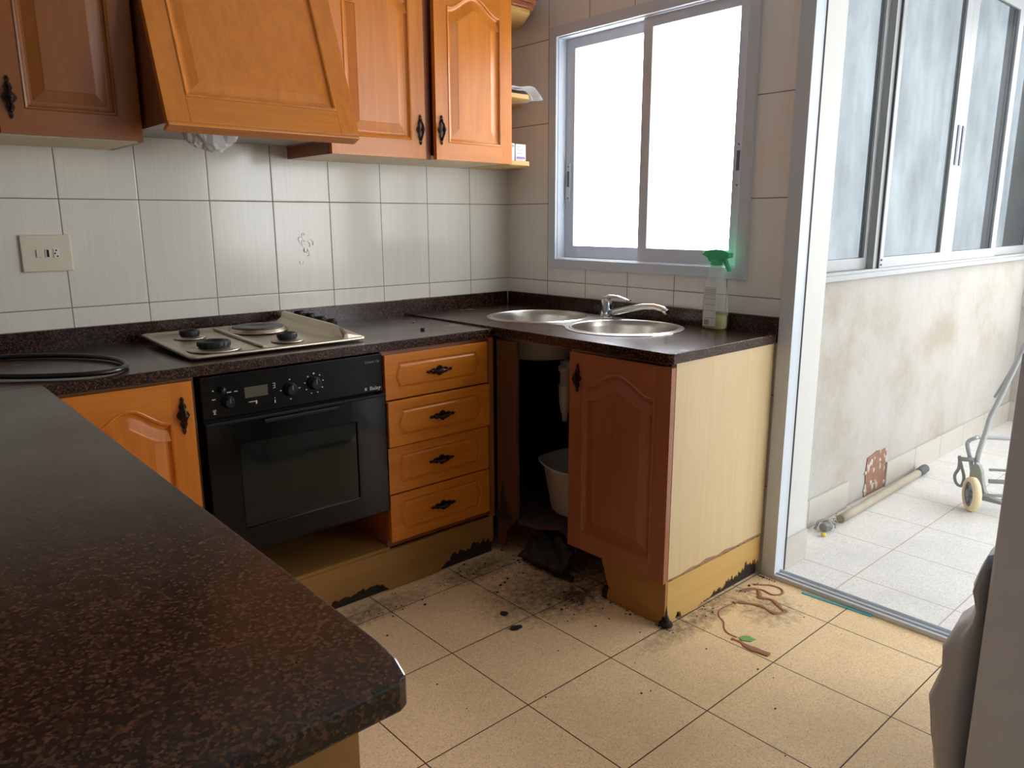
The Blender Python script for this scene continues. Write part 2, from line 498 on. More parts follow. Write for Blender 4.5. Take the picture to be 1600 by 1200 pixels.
# ---------------------------------------------------------------- windows
def frame_ring(mb, a0, a1, b0, b1, w, h0, h1, P, mi=0, wb=None):
    wb = wb or w
    mb.prism([(a0, b0), (a1, b0), (a1, b1), (a0, b1)], h0, h1, P, mi, holes=[[(a0+(w if a1 > a0 else -w), b0+wb), (a1-(w if a1 > a0 else -w), b0+wb), (a1-(w if a1 > a0 else -w), b1-w), (a0+(w if a1 > a0 else -w), b1-w)]])


wb_ = MB()
frame_ring(wb_, -.285, -1.262, 1.060, 2.045, .042, -.016, .0, YZ, 0, .04)      # flat casing on the tiles
frame_ring(wb_, -.318, -1.226, 1.092, 2.010, .012, -.004, .085, YZ, 0)          # box of the frame
W1 = st(wb_.build('window_1', ALU, bevel=.002))


def sash(par, nm, a0, a1, b0, b1, w, h0, h1, P, glass, wb=None, wr=None):
    m = MB(); wr = wr or w; wb = wb or w
    sgn = 1 if a1 > a0 else -1
    i0, i1 = a0+sgn*w, a1-sgn*wr
    m.prism([(a0, b0), (a1, b0), (a1, b1), (a0, b1)], h0, h1, P, 0, holes=[[(i0, b0+wb), (i1, b0+wb), (i1, b1-w*.85), (i0, b1-w*.85)]])
    s_ = m.build('sash', ALU if P is YZ else ALUB, par, bevel=.0015)
    hm = (h0+h1)/2; g = MB(); g.prism([(i0-sgn*.004, b0+wb-.004), (i1+sgn*.004, b0+wb-.004), (i1+sgn*.004, b1-w*.85+.004), (i0-sgn*.004, b1-w*.85+.004)], hm-.002, hm+.002, P)
    g.build('pane', glass, s_)
    return s_


s1 = sash(W1, 'l', -.330, -.800, 1.104, 2.0, .050, .042, .066, YZ, PANEK, .052, .044)
s2 = sash(W1, 'r', -.762, -1.214, 1.104, 2.0, .044, .010, .034, YZ, PANEK, .052, .040)


def lock(par, y, x, z0, z1, P):
    m = MB(); m.box((x-.005, y-.009, z0), (x, y+.009, z1), 0); m.box((x-.0065, y-.006, z0+(z1-z0)*.38), (x-.005, y+.006, z0+(z1-z0)*.8), 1)
    for q in (z0+.012, z1-.012): m.lathe([(.003, 0), (.003, -.0015)], (x-.005, y, q), 'x', 10, 2)
    return m.build('lock', [ALU, LOCKG, ALUD], par)


lock(s1, -.352, .042, 1.345, 1.50, YZ)
lock(s2, -1.228+.03, .010, 1.37, 1.53, YZ)

m = MB()
m.box((.25, -1.335, 1.03), (3.1, -1.24, 1.062)); m.box((.36, -1.335, 2.36), (3.1, -1.24, 2.42)); m.box((.36, -1.325, 1.062), (.40, -1.24, 2.36)); m.box((3.06, -1.325, 1.062), (3.1, -1.24, 2.36))
m.box((.25, -1.345, 1.028), (3.1, -1.335, 1.05))
W2 = st(m.build('window_2', ALUB, bevel=.002))
bs = []
for (a0, a1, wl, wr, yb) in [(.395, .905, .05, .075, -1.285), (.855, 1.655, .095, .075, -1.315), (1.655, 2.37, .075, .07, -1.315), (2.30, 3.06, .12, .06, -1.285)]:
    bs.append(sash(W2, 'b', a0, a1, 1.062, 2.36, wl, yb-.012, yb+.012, XZ, PANEB, .045, wr))
for s_, xx in ((bs[1], 1.632), (bs[2], 1.690)):
    MB().box((xx-.009, -1.331, 1.51), (xx+.009, -1.3265, 1.69)).build('pull', LOCKG, s_)
m = MB(); m.box((.888, -1.336, 1.062), (.896, -1.328, 2.36)); m.build('seal_strip', ALUD, W2)
for q in (1.075, 1.095):
    MB().lathe([(.004, 0), (.004, -.003)], (.93, -1.3275, q), 'y', 10).build('screw', ALUD, W2)

for nm, a, b, w, P3, gl in (('added_window_3', (-1.47, .75), (-4.4, 2.45), (3.15, 3.19), YZ, PANEL), ('added_window_4', (.24, .75), (3.1, 2.45), (-4.65, -4.61), XZ, PANEE), ('added_window_5', (-1.35, 1.0), (-.15, 2.3), (-4.67, -4.63), XZ, PANER)):  # added glazed openings, all unseen, that let daylight in
    m = MB(); frame_ring(m, a[0], b[0], a[1], b[1], .05, w[0], w[1], P3)
    mid = (a[0]+b[0])/2; m.prism([(mid-.03, a[1]+.05), (mid+.03, a[1]+.05), (mid+.03, b[1]-.05), (mid-.03, b[1]-.05)], w[0], w[1], P3)
    W_ = st(m.build(nm, ALUB)); g = MB(); q = .045 if b[0] > a[0] else -.045
    g.prism([(a[0]+q, a[1]+.045), (b[0]-q, a[1]+.045), (b[0]-q, b[1]-.045), (a[0]+q, b[1]-.045)], (w[0]+w[1])/2-.002, (w[0]+w[1])/2+.002, P3); g.build('pane', gl, W_)

# sliding balcony door: aluminium jamb, floor track, head
m = MB()
m.box((-.012, -1.452, 0), (.05, -1.4005, DH)); m.box((-.012, DY1, DH-.05), (.05, -1.452, DH)); m.box((-.012, DY1, 0), (.05, DY1+.05, DH-.05))
m.box((-.012, DY1+.05, 0), (.045, -1.452, .016)); m.box((.028, DY1+.05, .016), (.033, -1.452, .026)); m.box((.002, DY1+.05, .016), (.006, -1.452, .022))
D1 = st(m.build('door_1', ALU, bevel=.0015))
m = MB(); m.box((.0505, -1.456, .0), (.0545, -1.452, DH-.05)); m.build('seal_strip', ALUD, D1)
# pier skirting, balcony skirting with a missing stretch and a hole
o = MB().box((.056, -1.442, .0005), (.238, -1.430, .118)); st(o.build('baseboard_pier', SKIRT, bevel=.003))
m = MB(); xs = [.24, .50, .83]
for a, b in [(.24, .497), (.500, .86), (1.262, 1.60), (1.603, 1.94), (1.943, 2.28), (2.283, 2.62), (2.623, 2.96), (2.963, 3.1)]: m.box((a, -1.312, .0005), (b, -1.300, .125))
m.box((3.088, -1.47, .0005), (3.1, -1.312, .125))
st(m.build('baseboard_balcony', SKIRT, bevel=.002))
jag = [(1.045, .0), (1.262, .0), (1.266, .06), (1.256, .11), (1.262, .15), (1.25, .20), (1.20, .196), (1.15, .205), (1.10, .196), (1.05, .19), (1.042, .12), (1.05, .06)]
o = MB().prism(jag, -1.304, -1.300, XZ); ob = o.build('trim_4', BRICK); st(ob)
m = MB()
for k in range(34):
    a = random.uniform(1.05, 1.255); b = random.uniform(.01, .195)
    if random.random() < .5: a = random.choice([1.05, 1.257])+random.uniform(-.008, .008)
    m.ell((a, -1.303, b), (random.uniform(.004, .014), .004, random.uniform(.006, .02)), 8)
m.build('loose_mortar', SKIRT, ob)['kind'] = 'stuff'


# ---------------------------------------------------------------- doors, drawers, handles
def offset(poly, d):
    n = len(poly); out = []
    area = sum(poly[i][0]*poly[(i+1) % n][1]-poly[(i+1) % n][0]*poly[i][1] for i in range(n)); sg = 1 if area > 0 else -1
    for i in range(n):
        a = Vector(poly[i-1]); b = Vector(poly[i]); c = Vector(poly[(i+1) % n])
        e1 = (b-a).normalized(); e2 = (c-b).normalized()
        n1 = Vector((-e1.y, e1.x))*sg; n2 = Vector((-e2.y, e2.x))*sg
        m = n1+n2
        k = d*2/max(m.length_squared, .5) if m.length > 1e-6 else 0
        q = b+m*k
        out.append((q.x, q.y))
    return out


PROF = [(0, .020), (.003, .0225), (.008, .021), (.011, .0155), (.017, .0125), (.022, .0125), (.030, .0145), (.050, .0190), (.053, .0200)]


def cab_door(par, s0, s1, z0, z1, P, arch=.05, hs=None, hz=None, hl=.1, mats=None, sw=.058, name='door', flip=False, rail=.062, top=.055):
    """P(s,d,z): s along the front, d outward"""
    mats = mats or [WOOD, WOODH]
    fr = MB()
    fr.box((s0, 0, z0), (s0+sw, .02, z1), 0, P); fr.box((s1-sw, 0, z0), (s1, .02, z1), 0, P)
    fr.box((s0+sw, 0, z0), (s1-sw, .02, z0+rail), 1, P)
    a, b = s0+sw, s1-sw; zt = z1-top-arch
    n = 28; ar = []
    for i in range(n+1):
        t = i/n; u = min(1, max(0, (t-.07)/.86)); f = (.5-.5*math.cos(2*PI*u))**.8
        ar.append((b+(a-b)*t, zt+arch*f))
    fr.prism([(a, z1), (b, z1)]+ar, 0, .02, lambda q, w, h: P(q, h, w), 1)
    d_ = fr.build(name, mats, par, bevel=.0012)
    out = [(a, z0+rail), (b, z0+rail)]+ar
    pm = MB(); rs = []
    for ins, dep in PROF:
        rs.append([P(q[0], dep, q[1]) for q in offset(out, ins)])
    pm.rings(rs, 0, True, False, False, False)
    last = offset(out, PROF[-1][0]); tri = tessellate_polygon([[Vector((q[0], q[1], 0)) for q in last]])
    pm.add([P(q[0], PROF[-1][1], q[1]) for q in last], [tuple(t) for t in tri])
    back = [P(q[0], .004, q[1]) for q in out]; pm.add(back, [tuple(t) for t in tessellate_polygon([[Vector((q[0], q[1], 0)) for q in out]])])
    pm.rings([back, rs[0]], 0, True, False, False, False)
    pm.build('panel', mats[0], d_)
    if hs is not None: handle(d_, lambda t, w, d: P(hs+w, .0205+d, hz+t), hl)
    return d_


def handle(par, Q, L):
    """Q(t,w,d): t along the handle, w across, d outward"""
    m = MB()
    pr = [(-.5, .01), (-.46, .035), (-.42, .05), (-.36, .03), (-.30, .07), (-.22, .10), (-.14, .06), (-.08, .13), (0, .17), (.08, .13), (.14, .06), (.22, .10), (.30, .07), (.36, .03), (.42, .05), (.46, .035), (.5, .01)]
    poly = [(t*L, w*L) for t, w in pr]+[(t*L, -w*L) for t, w in reversed(pr)]
    m.prism(poly, 0, .0035, lambda a, b, h: Q(a, b, h))
    pts = []; rr = []
    for i in range(13):
        t = -.3+.6*i/12; pts.append(Q(t*L, 0, .004+.016*math.sin(PI*i/12)**.7)); rr.append(.0032+.0028*math.sin(PI*i/12)**3)
    m.tube(pts, rr, 10)
    for t in (-.31, .31): m.ell(Q(t*L, 0, .005), (.0058, .0058, .0058), 10)
    m.ell(Q(0, 0, .0185), (.0085, .0085, .0085), 12)
    for t in (-.44, .44): m.ell(Q(t*L, 0, .004), (.0036, .0036, .0036), 8)
    return m.build('handle', BRONZE, par)


def drawer(par, s0, s1, z0, z1, P, pull=0.0, mats=None):
    mats = mats or [WOODH]
    PP = lambda s, d, z: P(s, d+pull, z)
    cx, cz = (s0+s1)/2, (z0+z1)/2; w, h = s1-s0, z1-z0
    o = [(s0, z0), (s1, z0), (s1, z1), (s0, z1)]
    i0, i1, j0, j1 = s0+.055, s1-.055, z0+.032, z1-.030
    inn = [(i0, j0), (i1, j0), (i1+.014, cz-.015), (i1+.018, cz), (i1+.014, cz+.015), (i1, j1), (i0, j1), (i0-.014, cz+.015), (i0-.018, cz), (i0-.014, cz-.015)]
    m = MB(); m.prism(o, 0, .02, lambda a, b, hh: PP(a, hh, b), 0, holes=[inn])
    d_ = m.build('drawer', mats, par, bevel=.0012)
    pr = [(0, .020), (.002, .0165), (.006, .0165), (.011, .0205), (.014, .021)]
    pm = MB(); rs = [[PP(q[0], dd, q[1]) for q in offset(inn, i)] for i, dd in pr]
    pm.rings(rs, 0, True, False, True, False)
    back = [PP(q[0], .004, q[1]) for q in inn]; pm.rings([back, rs[0]], 0, True, True, False, False)
    pm.build('panel', mats[0], d_)
    handle(d_, lambda t, w_, d: PP(cx+t, .0215+d, cz+w_), .11)
    MB().box((s0+.02, -.40, z0+.02), (s1-.02, -.002, z1-.03), 0, PP).build('drawer_box', INNER, d_)
    return d_


def fY(yf): return lambda s, d, z: (s, yf-d, z)       # front faces -y


def fX(xf): return lambda s, d, z: (xf-d, s, z)       # front faces -x


# ---------------------------------------------------------------- base cabinets along the back wall
T = thing('base_cabinet', 'oak cupboard with arched panel door left of the oven, under the granite worktop', 'cabinet', (-1.85, -.3, .0))
m = MB(); m.box((-2.6, -.578, .15), (-2.582, -.02, .845)); m.box((-1.695, -.578, .15), (-1.679, -.02, .845)); m.box((-2.582, -.578, .15), (-1.695, -.02, .168)); m.box((-2.582, -.03, .168), (-1.695, -.02, .845)); m.box((-2.582, -.578, .825), (-1.695, -.02, .845))
m.box((-2.6, -.582, .846), (-.64, -.56, .8465))
m.build('body', INNER, T)
cab_door(T, -2.03, -1.692, .16, .838, fY(-.580), .05, -1.722, .745, .105)

T = thing('drawer_cabinet', 'oak unit of four stacked drawers between the oven and the corner', 'cabinet', (-.85, -.3, 0))
m = MB(); m.box((-1.076, -.578, .15), (-1.060, -.02, .845)); m.box((-.628, -.578, .15), (-.612, -.02, .845)); m.box((-1.060, -.578, .15), (-.628, -.02, .166)); m.box((-1.060, -.03, .166), (-.628, -.02, .845)); m.box((-1.06, -.578, .832), (-.628, -.4, .845))
m.build('body', WOODD, T)
box('filler_strip', (-.628, -.600, .15), (-.604, -.579, .845), WOODD, T)
zs = [(.680, .832), (.519, .675), (.350, .514), (.176, .345)]
for i, (a, b) in enumerate(zs):
    drawer(T, -1.072, -.632, a, b, fY(-.580), [.0, .012, .002, .004][i])

# plinths with rotten lower edges
def jagged(x0, x1, top, bumps, n=150, base=.004, seed=1):
    rnd = random.Random(seed); pts = []
    for i in range(n+1):
        t = i/n; x = x0+(x1-x0)*t; z = base+rnd.random()*.003
        for c, w, h in bumps:
            d = abs(x-c)/w
            if d < 1: z = max(z, h*(1-d*d)**.6*(.75+.5*rnd.random()))
        pts.append((x, z))
    return [(x1, top), (x0, top)]+pts


T = tag(thing('plinth', 'yellowish wood plinth under the oven and drawers with rotten black bottom edge', 'plinth', (-1.35, -.6, 0)))
m = MB().prism(jagged(-2.06, -.612, .150, [(-1.25, .12, .035), (-1.17, .08, .045), (-.70, .17, .06), (-1.40, .04, .012)], seed=3), -.600, -.588, XZ); m.build('board', LAMP, T)
m = MB().box((-2.06, -.588, .0005), (-.612, -.580, .12)); m.build('rotten_core', ROT, T)
m = MB().box((-1.675, -.596, .1505), (-1.078, -.10, .162)); m.build('oven_floor_board', LAMP, T)

# ---------------------------------------------------------------- oven
T = thing('oven', 'black built-in electric oven under the hob', 'oven', (-1.377, -.3, .31))
m = MB(); m.box((-1.66, -.572, .31), (-1.094, -.04, .842)); m.build('body', DARKVOID, T)
cp = MB().box((-1.668, -.598, .716), (-1.080, -.574, .842)).build('control_panel', BLACKM, T, bevel=.003)
YP = -.5985
MB().box((-1.545, YP-.001, .765), (-1.475, YP, .797)).build('display', plain('clock_glass', (84, 84, 70), .2), cp)


def knob(x, z, r, par):
    k = MB().lathe([(r*1.02, 0), (r, -.004), (r*.82, -.006), (r*.78, -.018), (r*.7, -.020)], (x, YP, z), 'y', 28); k.box((x-.0012, YP-.021, z), (x+.0012, YP-.0195, z+r*.7), 1)
    return k.build('knob', [BLACKP, MARKD], par)


knob(-1.405, .771, .021, cp); knob(-1.326, .7775, .021, cp); knob(-1.595, .762, .018, cp); knob(-1.61, .80, .010, cp)
m = MB()


def dot(m, x, z, w, h): MB().box((x-w/2, YP-.0012, z-h/2), (x+w/2, YP-.0002, z+h/2)).build('printed_mark', MARK, cp)


for k in range(9):
    a = PI/2-2*PI*k/9; dot(m, -1.326+.031*math.cos(a), .7775+.031*math.sin(a), .004 if k else .005, .003 if k else .005)
for a in (0, PI/2, PI, 3*PI/2): dot(m, -1.405+.030*math.cos(a), .771+.030*math.sin(a), .005, .003)
for x, z in ((-1.455, .797), (-1.455, .790), (-1.455, .783)): dot(m, x, z, .007, .0015)
dot(m, -1.4525, .790, .0015, .012)
dot(m, -1.455, .742, .003, .009); dot(m, -1.455, .752, .002, .003)
dot(m, -1.525, .752, .02, .002); dot(m, -1.512, .749, .004, .010); dot(m, -1.59, .790, .012, .0022); dot(m, -1.57, .790, .010, .0022)
dot(m, -1.635, .775, .010, .002); dot(m, -1.635, .800, .004, .003)
for q in (.752, .748): dot(m, -1.635, q-.008, .009, .0018)
dot(m, -1.635, .737, .002, .007); dot(m, -1.635, .733, .007, .0016)



def text(s, size, loc, rot, mat, name, par, shear=0, ext=.0003, sx=1):
    cu = bpy.data.curves.new(name, 'FONT'); cu.body = s; cu.size = size; cu.extrude = ext; cu.shear = shear; cu.align_x = 'RIGHT'
    ob = bpy.data.objects.new(name, cu); COL.objects.link(ob)
    dg = bpy.context.evaluated_depsgraph_get(); me = bpy.data.meshes.new_from_object(ob.evaluated_get(dg)); bpy.data.objects.remove(ob)
    me.materials.clear(); me.materials.append(mat)
    M = Matrix.LocRotScale(Vector(loc)-Vector(par['_w']), rot, (sx, 1, 1)); me.transform(M)
    ob = bpy.data.objects.new(name, me); COL.objects.link(ob); ob.parent = par
    return ob


RY = Matrix(((1, 0, 0), (0, 0, -1), (0, 1, 0))).to_quaternion()
text('Balay', .0175, (-1.090, YP-.0006, .7255), RY, MARK, 'maker_lettering', cp, sx=1.15)
for k in range(3): pass
mm = MB(); mm.box((-1.149, YP-.0008, .7262), (-1.1465, YP, .7355)); mm.box((-1.1445, YP-.0008, .7262), (-1.142, YP, .7355)); mm.build('maker_mark', MARK, cp)
text('Compact Top', .0115, (-1.092, YP-.0006, .8155), RY, MARKD, 'model_lettering', cp, shear=.5, sx=.85)

od = MB(); inner = [(-1.575, .375), (-1.192, .375), (-1.192, .632), (-1.575, .632)]
od.prism([(-1.668, .300), (-1.080, .300), (-1.080, .705), (-1.668, .705)], -.612, -.580, XZ, holes=[inner])
od = od.build('door', BLACKG, T, bevel=.003)
MB().prism([(-1.577, .373), (-1.190, .373), (-1.190, .634), (-1.577, .634)], -.606, -.602, XZ).build('glass', clear_mat('smoked_glass', (.015, .020, .019), .6, .05), od)
m = MB()
for k in range(34): z = .382+k*.0074; m.box((-1.57, -.5815, z), (-1.20, -.580, z+.0016))
m.build('mesh_screen', plain('dim_mesh', (40, 46, 44), .6), od)['kind'] = 'stuff'
MB().tube([(-1.566, -.592, .478), (-1.2, -.592, .478)], .0018, 8).build('rack', STEEL, od)
m = MB().box((-1.50, -.620, .685), (-1.255, -.612, .698)); m.build('handle_grip', BLACKP, od, bevel=.003)
MB().box((-1.668, -.6165, .702), (-1.080, -.606, .711)).build('top_edge', BLACKP, od, bevel=.002)

# ---------------------------------------------------------------- sink cabinet
T = thing('sink_cabinet', 'sink cupboard with one reddish oak door and pale yellow end panel, one door missing', 'cabinet', (-.3, -1.0, 0))
endp = MB().prism([(-.565, .1595), (-.50, .158), (-.44, .164), (-.40, .160), (-.36, .168), (-.33, .165), (-.29, .160), (-.25, .166), (-.18, .160), (-.1, .162), (-.014, .160), (-.014, .8505), (-.565, .8505)], -1.392, -1.374, XZ)
endp = endp.build('end_panel', LAMV, T); endp['label'] = 'pale yellow laminate end panel'
m = MB(); rnd = random.Random(5)
top = []; bot = []
for i in range(61):
    x = -.565+(.551)*i/60; top.append((x, .166+rnd.uniform(-.002, .003))); bot.append((x, .150+rnd.uniform(-.004, .005)))
m.prism(bot+top[::-1], -1.3905, -1.376, XZ); m.build('torn_edge', TORN, T)
m = MB().prism(jagged(-.562, -.018, .150, [(-.50, .018, .03), (-.08, .11, .065), (-.20, .06, .045), (-.34, .06, .016), (-.28, .05, .03)], base=.003, seed=9), -1.392, -1.380, XZ)
ep = m.build('end_plinth', LAMH, T); ep['label'] = 'yellow wood-effect end plinth, rotten at the bottom'
MB().box((-.562, -1.380, .0005), (-.018, -1.373, .13)).build('rotten_core', ROT, T)
# black blob of damp at the front corner
m = MB(); m.tube([(-.563, -1.386, .15), (-.564, -1.387, .08), (-.566, -1.388, .04), (-.566, -1.390, .016)], [.002, .004, .008, .016], 10); m.ell((-.566, -1.392, .010), (.022, .024, .012), 12); m.build('black_swelling', ROT, T)
# front plinth, broken away on the left
fp = jagged(-1.392, -1.128, .155, [(-1.36, .02, .01)], base=.003, seed=12, n=60)
fp = [(-1.128, .155), (-1.392, .155)]+[p for p in fp[2:] if p[0] < -1.15]+[(-1.152, .02), (-1.160, .05), (-1.146, .08), (-1.138, .11), (-1.128, .13)]
MB().prism(fp, -.575, -.563, YZ).build('front_plinth', LAMPY, T)
MB().prism([(-1.150, .002), (-1.13, .004), (-1.128, .03), (-1.14, .05), (-1.150, .04), (-1.155, .02)], -.574, -.562, YZ).build('rotten_edge', ROT, T)
cab_door(T, -1.402, -.99, .160, .842, fX(-.582), .05, -1.028, .758, .095, mats=[WOODD, WOODHY], rail=.06, top=.05)
m = MB(); m.box((-.58, -.742, .845), (-.562, -1.37, .85)); m.build('front_rail', WOODD, T)
pl = MB().prism([(-.612, .03), (-.655, .04), (-.66, .10), (-.715, .165), (-.722, .22), (-.716, .5), (-.722, .838), (-.612, .838)], -.598, -.582, YZ).build('corner_post', POST, T, bevel=.001)
MB().prism([(-.604, .17), (-.628, .18), (-.634, .24), (-.645, .30), (-.65, .24), (-.67, .20), (-.70, .16), (-.66, .14), (-.60, .15)], -.602, -.596, YZ).build('rot_scar', ROT, T)
m = MB(); m.box((-.595, -.035, .16), (-.03, -.025, .845)); m.build('shade_board', DARKVOID, T)  # this and the next two boards: interior shade put into near-black colour
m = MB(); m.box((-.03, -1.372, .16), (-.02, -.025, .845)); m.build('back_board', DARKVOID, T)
m = MB(); m.box((-.6105, -.56, .17), (-.60, -.035, .845)); m.build('shade_lining', DARKVOID, T)
bb = MB().prism([(-.575, -.725), (-.56, -.80), (-.50, -.86), (-.54, -.93), (-.47, -1.0), (-.50, -1.10), (-.44, -1.37), (-.03, -1.37), (-.03, -.036), (-.575, -.036)], .14, .158, XY).build('floor_board', plain('damp_shaded_board', (70, 54, 42), .8, vary=.4), T)  # damp board, darkened further for shade inside the cupboard
m = MB(); m.box((-.575, -.985, .0005), (-.56, -.725, .02)); m.build('rotten_plinth', ROT, T)
rag = MB(); rnd = random.Random(8)
G = 14
vs = [(-.60+.17*i/G+rnd.uniform(-.006, .006), -.735-.22*j/G+rnd.uniform(-.006, .006), .02+.06*abs(math.sin(i*.9+j*.5))*(1-abs(2*i/G-1))*1.0+rnd.uniform(0, .02)+.05*(i/G)) for i in range(G+1) for j in range(G+1)]
rag.add(vs, [(i*(G+1)+j, i*(G+1)+j+1, (i+1)*(G+1)+j+1, (i+1)*(G+1)+j) for i in range(G) for j in range(G)], 0, True)
tag(rag.build('fallen_board_scraps', plain('damp_black_scraps', (50, 42, 36), .9, vary=.4, scale=40), solid=.004), 'black rotten board scraps lying in the open bay below the sink', 'debris', kind='stuff')

# ---------------------------------------------------------------- worktops
SZ = .884
T = thing('countertop', 'brown granite worktop along the back wall holding the hob', 'countertop', (-1.4, -.3, .846))
m = MB(); hcut = [(-1.63, -.50), (-1.14, -.50), (-1.14, -.10), (-1.63, -.10)]
m.prism([(-2.95, -.600), (-.604, -.600), (-.604, -.021), (-2.95, -.021)], .847, .877, XY, holes=[hcut])
m.build('slab', [GRAN, GRANE], T, bevel=.002)
MB().box((-2.95, -.0205, .8475), (-.604, -.0005, .939)).build('upstand', GRAN, T, bevel=.0015)
T = thing('countertop', 'brown granite worktop below the window holding the sink', 'countertop', (-.3, -.7, .85))
SC1, SC2, SR = (-.272, -.500), (-.275, -.945), .205
circ = lambda c, r, n=40: [(c[0]+r*math.cos(2*PI*k/n), c[1]+r*math.sin(2*PI*k/n)) for k in range(n)]
m = MB().prism([(-.6025, -.021), (-.6025, -1.388), (-.590, -1.4), (-.021, -1.4), (-.021, -.021)], .852, SZ, XY, holes=[circ(SC1, .195), circ(SC2, .195)])
m.build('slab', GRAN, T, bevel=.002)
m = MB(); m.box((-.0205, -1.398, .852), (-.0005, -.0215, .940)); m.box((-.6025, -.0205, .852), (-.0215, -.0005, .940)); m.build('upstand', GRAN, T, bevel=.0015)
MB().tube([(-.0225, -.0225, .888), (-.0225, -.0225, .936)], .0022, 6).build('sealant_bead', PVC, T)
T = thing('countertop', 'brown granite peninsula top in the left foreground, with a clipped corner', 'countertop', (-2.5, -1.4, .85))
m = MB().prism([(-2.95, -.602), (-2.042, -.602), (-2.052, -2.140), (-2.055, -2.175), (-2.063, -2.203), (-2.074, -2.209), (-2.95, -2.212)], .848, .878, XY)
m.build('slab', GRAN, T, bevel=.003)
T = thing('peninsula_cabinet', 'brown wooden peninsula base below the foreground granite top', 'cabinet', (-2.5, -1.4, 0))
m = MB(); m.box((-2.90, -2.172, .0005), (-2.096, -2.154, .847)); m.build('end_panel', LAMPY, T)
m = MB(); m.box((-2.11, -2.153, .10), (-2.096, -.605, .847)); m.box((-2.90, -2.153, .0005), (-2.884, -.605, .847)); m.box((-2.884, -2.153, .10), (-2.111, -.605, .116)); m.box((-2.13, -2.153, .0005), (-2.118, -.605, .099)); m.build('body', WOODHY, T)

# ---------------------------------------------------------------- hob
T = thing('hob', 'stainless steel hob with three gas burners and one hot plate, on the granite worktop', 'hob', (-1.38, -.3, .878))
sl = lambda y: .8905+(.9055-.8905)*(y+.535)/.469
m = MB()
x0, x1, y0, y1 = -1.663, -1.195, -.535, -.066


def ringrect(xa, xb, ya, yb, dz, r=.014):
    pts = []
    for cx, cy, a0 in ((xb-r, yb-r, 0), (xa+r, yb-r, PI/2), (xa+r, ya+r, PI), (xb-r, ya+r, 3*PI/2)):
        for k in range(5):
            a = a0+PI/2*k/4; px, py = cx+r*math.cos(a), cy+r*math.sin(a); pts.append((px, py, sl(py)+dz))
    return pts


m.rings([ringrect(x0, -1.10, y0, y1, -.008), ringrect(x0, -1.10, y0, y1, 0), ringrect(x0+.006, -1.105, y0+.006, y1-.006, .0022), ringrect(x0+.014, -1.20, y0+.014, y1-.012, .001), ringrect(x0+.022, -1.205, y0+.02, y1-.018, -.004)], 0, True, True, True, True)
hp = m.build('plate', STEELH, T)
# raised control wedge on the right
m = MB(); rs = []
for t, hh in ((0, .0), (.02, .4), (.10, .85), (.2, 1), (1, 1.0)):
    y = y0+.004+(y1-y0-.008)*t; z = sl(y)
    rs.append([(-1.198, y, z+.001), (-1.178, y, z+.014*hh+.001), (-1.168, y, z+.035*hh+.001), (-1.160, y, z+.036*hh+.001), (-1.102, y, z+.0025), (-1.102, y, z-.006), (-1.198, y, z-.006)])
m.rings(rs, 0, True, True, True, False)
cw = m.build('control_ridge', STEELH, T, bevel=.002)
for y in (-.37, -.29, -.21, -.13):
    z = sl(y)+.022
    MB().lathe([(.019, 0), (.019, .022), (.016, .027), (.012, .028)], (-1.132, y, z-.006), 'z', 20).build('knob', BLACKP, cw)
m = MB().box((-1.438, -.50, 0), (-1.424, -.10, .001)); m.v = [(x, y, sl(y)+z+.0005+(-.003 if z < .0005 else .003)) for x, y, z in m.v]; m.build('divider', STEELH, T, bevel=.001)


def burner(x, y, r, par):
    z = sl(y)-.003
    b = MB().lathe([(r*1.65, 0), (r*1.6, .003), (r*1.1, .006), (r*.98, .008)], (x, y, z), 'z', 36, 1)
    b.lathe([(r*.93, .008), (r*.95, .010), (r*1.0, .012), (r*1.0, .024), (r*.94, .026), (r*.9, .0265), (r*.62, .025), (r*.55, .020), (r*.1, .020)], (x, y, z), 'z', 36, 0)
    for k in range(18):
        a = 2*PI*k/18; b.box((-.0018, r*.93, .012), (.0018, r*1.03, .0235), 0, lambda p, q, w: (x+p*math.cos(a)-q*math.sin(a), y+p*math.sin(a)+q*math.cos(a), z+w))
    return b.build('burner', [CASTI, STEELH], par)


burner(-1.552, -.205, .030, T); burner(-1.560, -.432, .047, T); burner(-1.325, -.430, .031, T)
m = MB().lathe([(.098, 0), (.096, .004), (.089, .009), (.088, .012), (.086, .0125)], (-1.318, -.195, sl(-.195)-.003), 'z', 48, 1); m.lathe([(.086, .012), (.085, .0165), (.08, .018), (.03, .0175), (.026, .015), (.02, .015)], (-1.318, -.195, sl(-.195)-.003), 'z', 48, 0)
m.build('hot_plate', [PLATE, STEELH], T)

# ---------------------------------------------------------------- sink, tap
T = thing('sink', 'round double-bowl stainless steel sink set in the granite under the window', 'sink', (-.27, -.72, .86))
n = 60


def outline(r, deck):
    pts = []
    for k in range(n):
        a = 2*PI*k/n
        d = (math.cos(a), math.sin(a)); best = 0
        for c in (SC1, SC2):     # far hit of the ray from the centre between the bowls
            ox, oy = -.272-c[0], -.7225-c[1]; b = ox*d[0]+oy*d[1]; cc = ox*ox+oy*oy-r*r; D = b*b-cc
            if D > 0: best = max(best, -b+math.sqrt(D))
        # tap deck at the back, waist filled
        hw = deck; t = 9
        if d[0] > 0: t = min(t, (r*.93)/max(d[0], 1e-6))
        else: t = min(t, (r*.62)/max(-d[0], 1e-6))
        if abs(d[1])*t > .2: t = .2/max(abs(d[1]), 1e-6)
        best = max(best, t)
        pts.append((-.272+d[0]*best, -.7225+d[1]*best))
    return pts


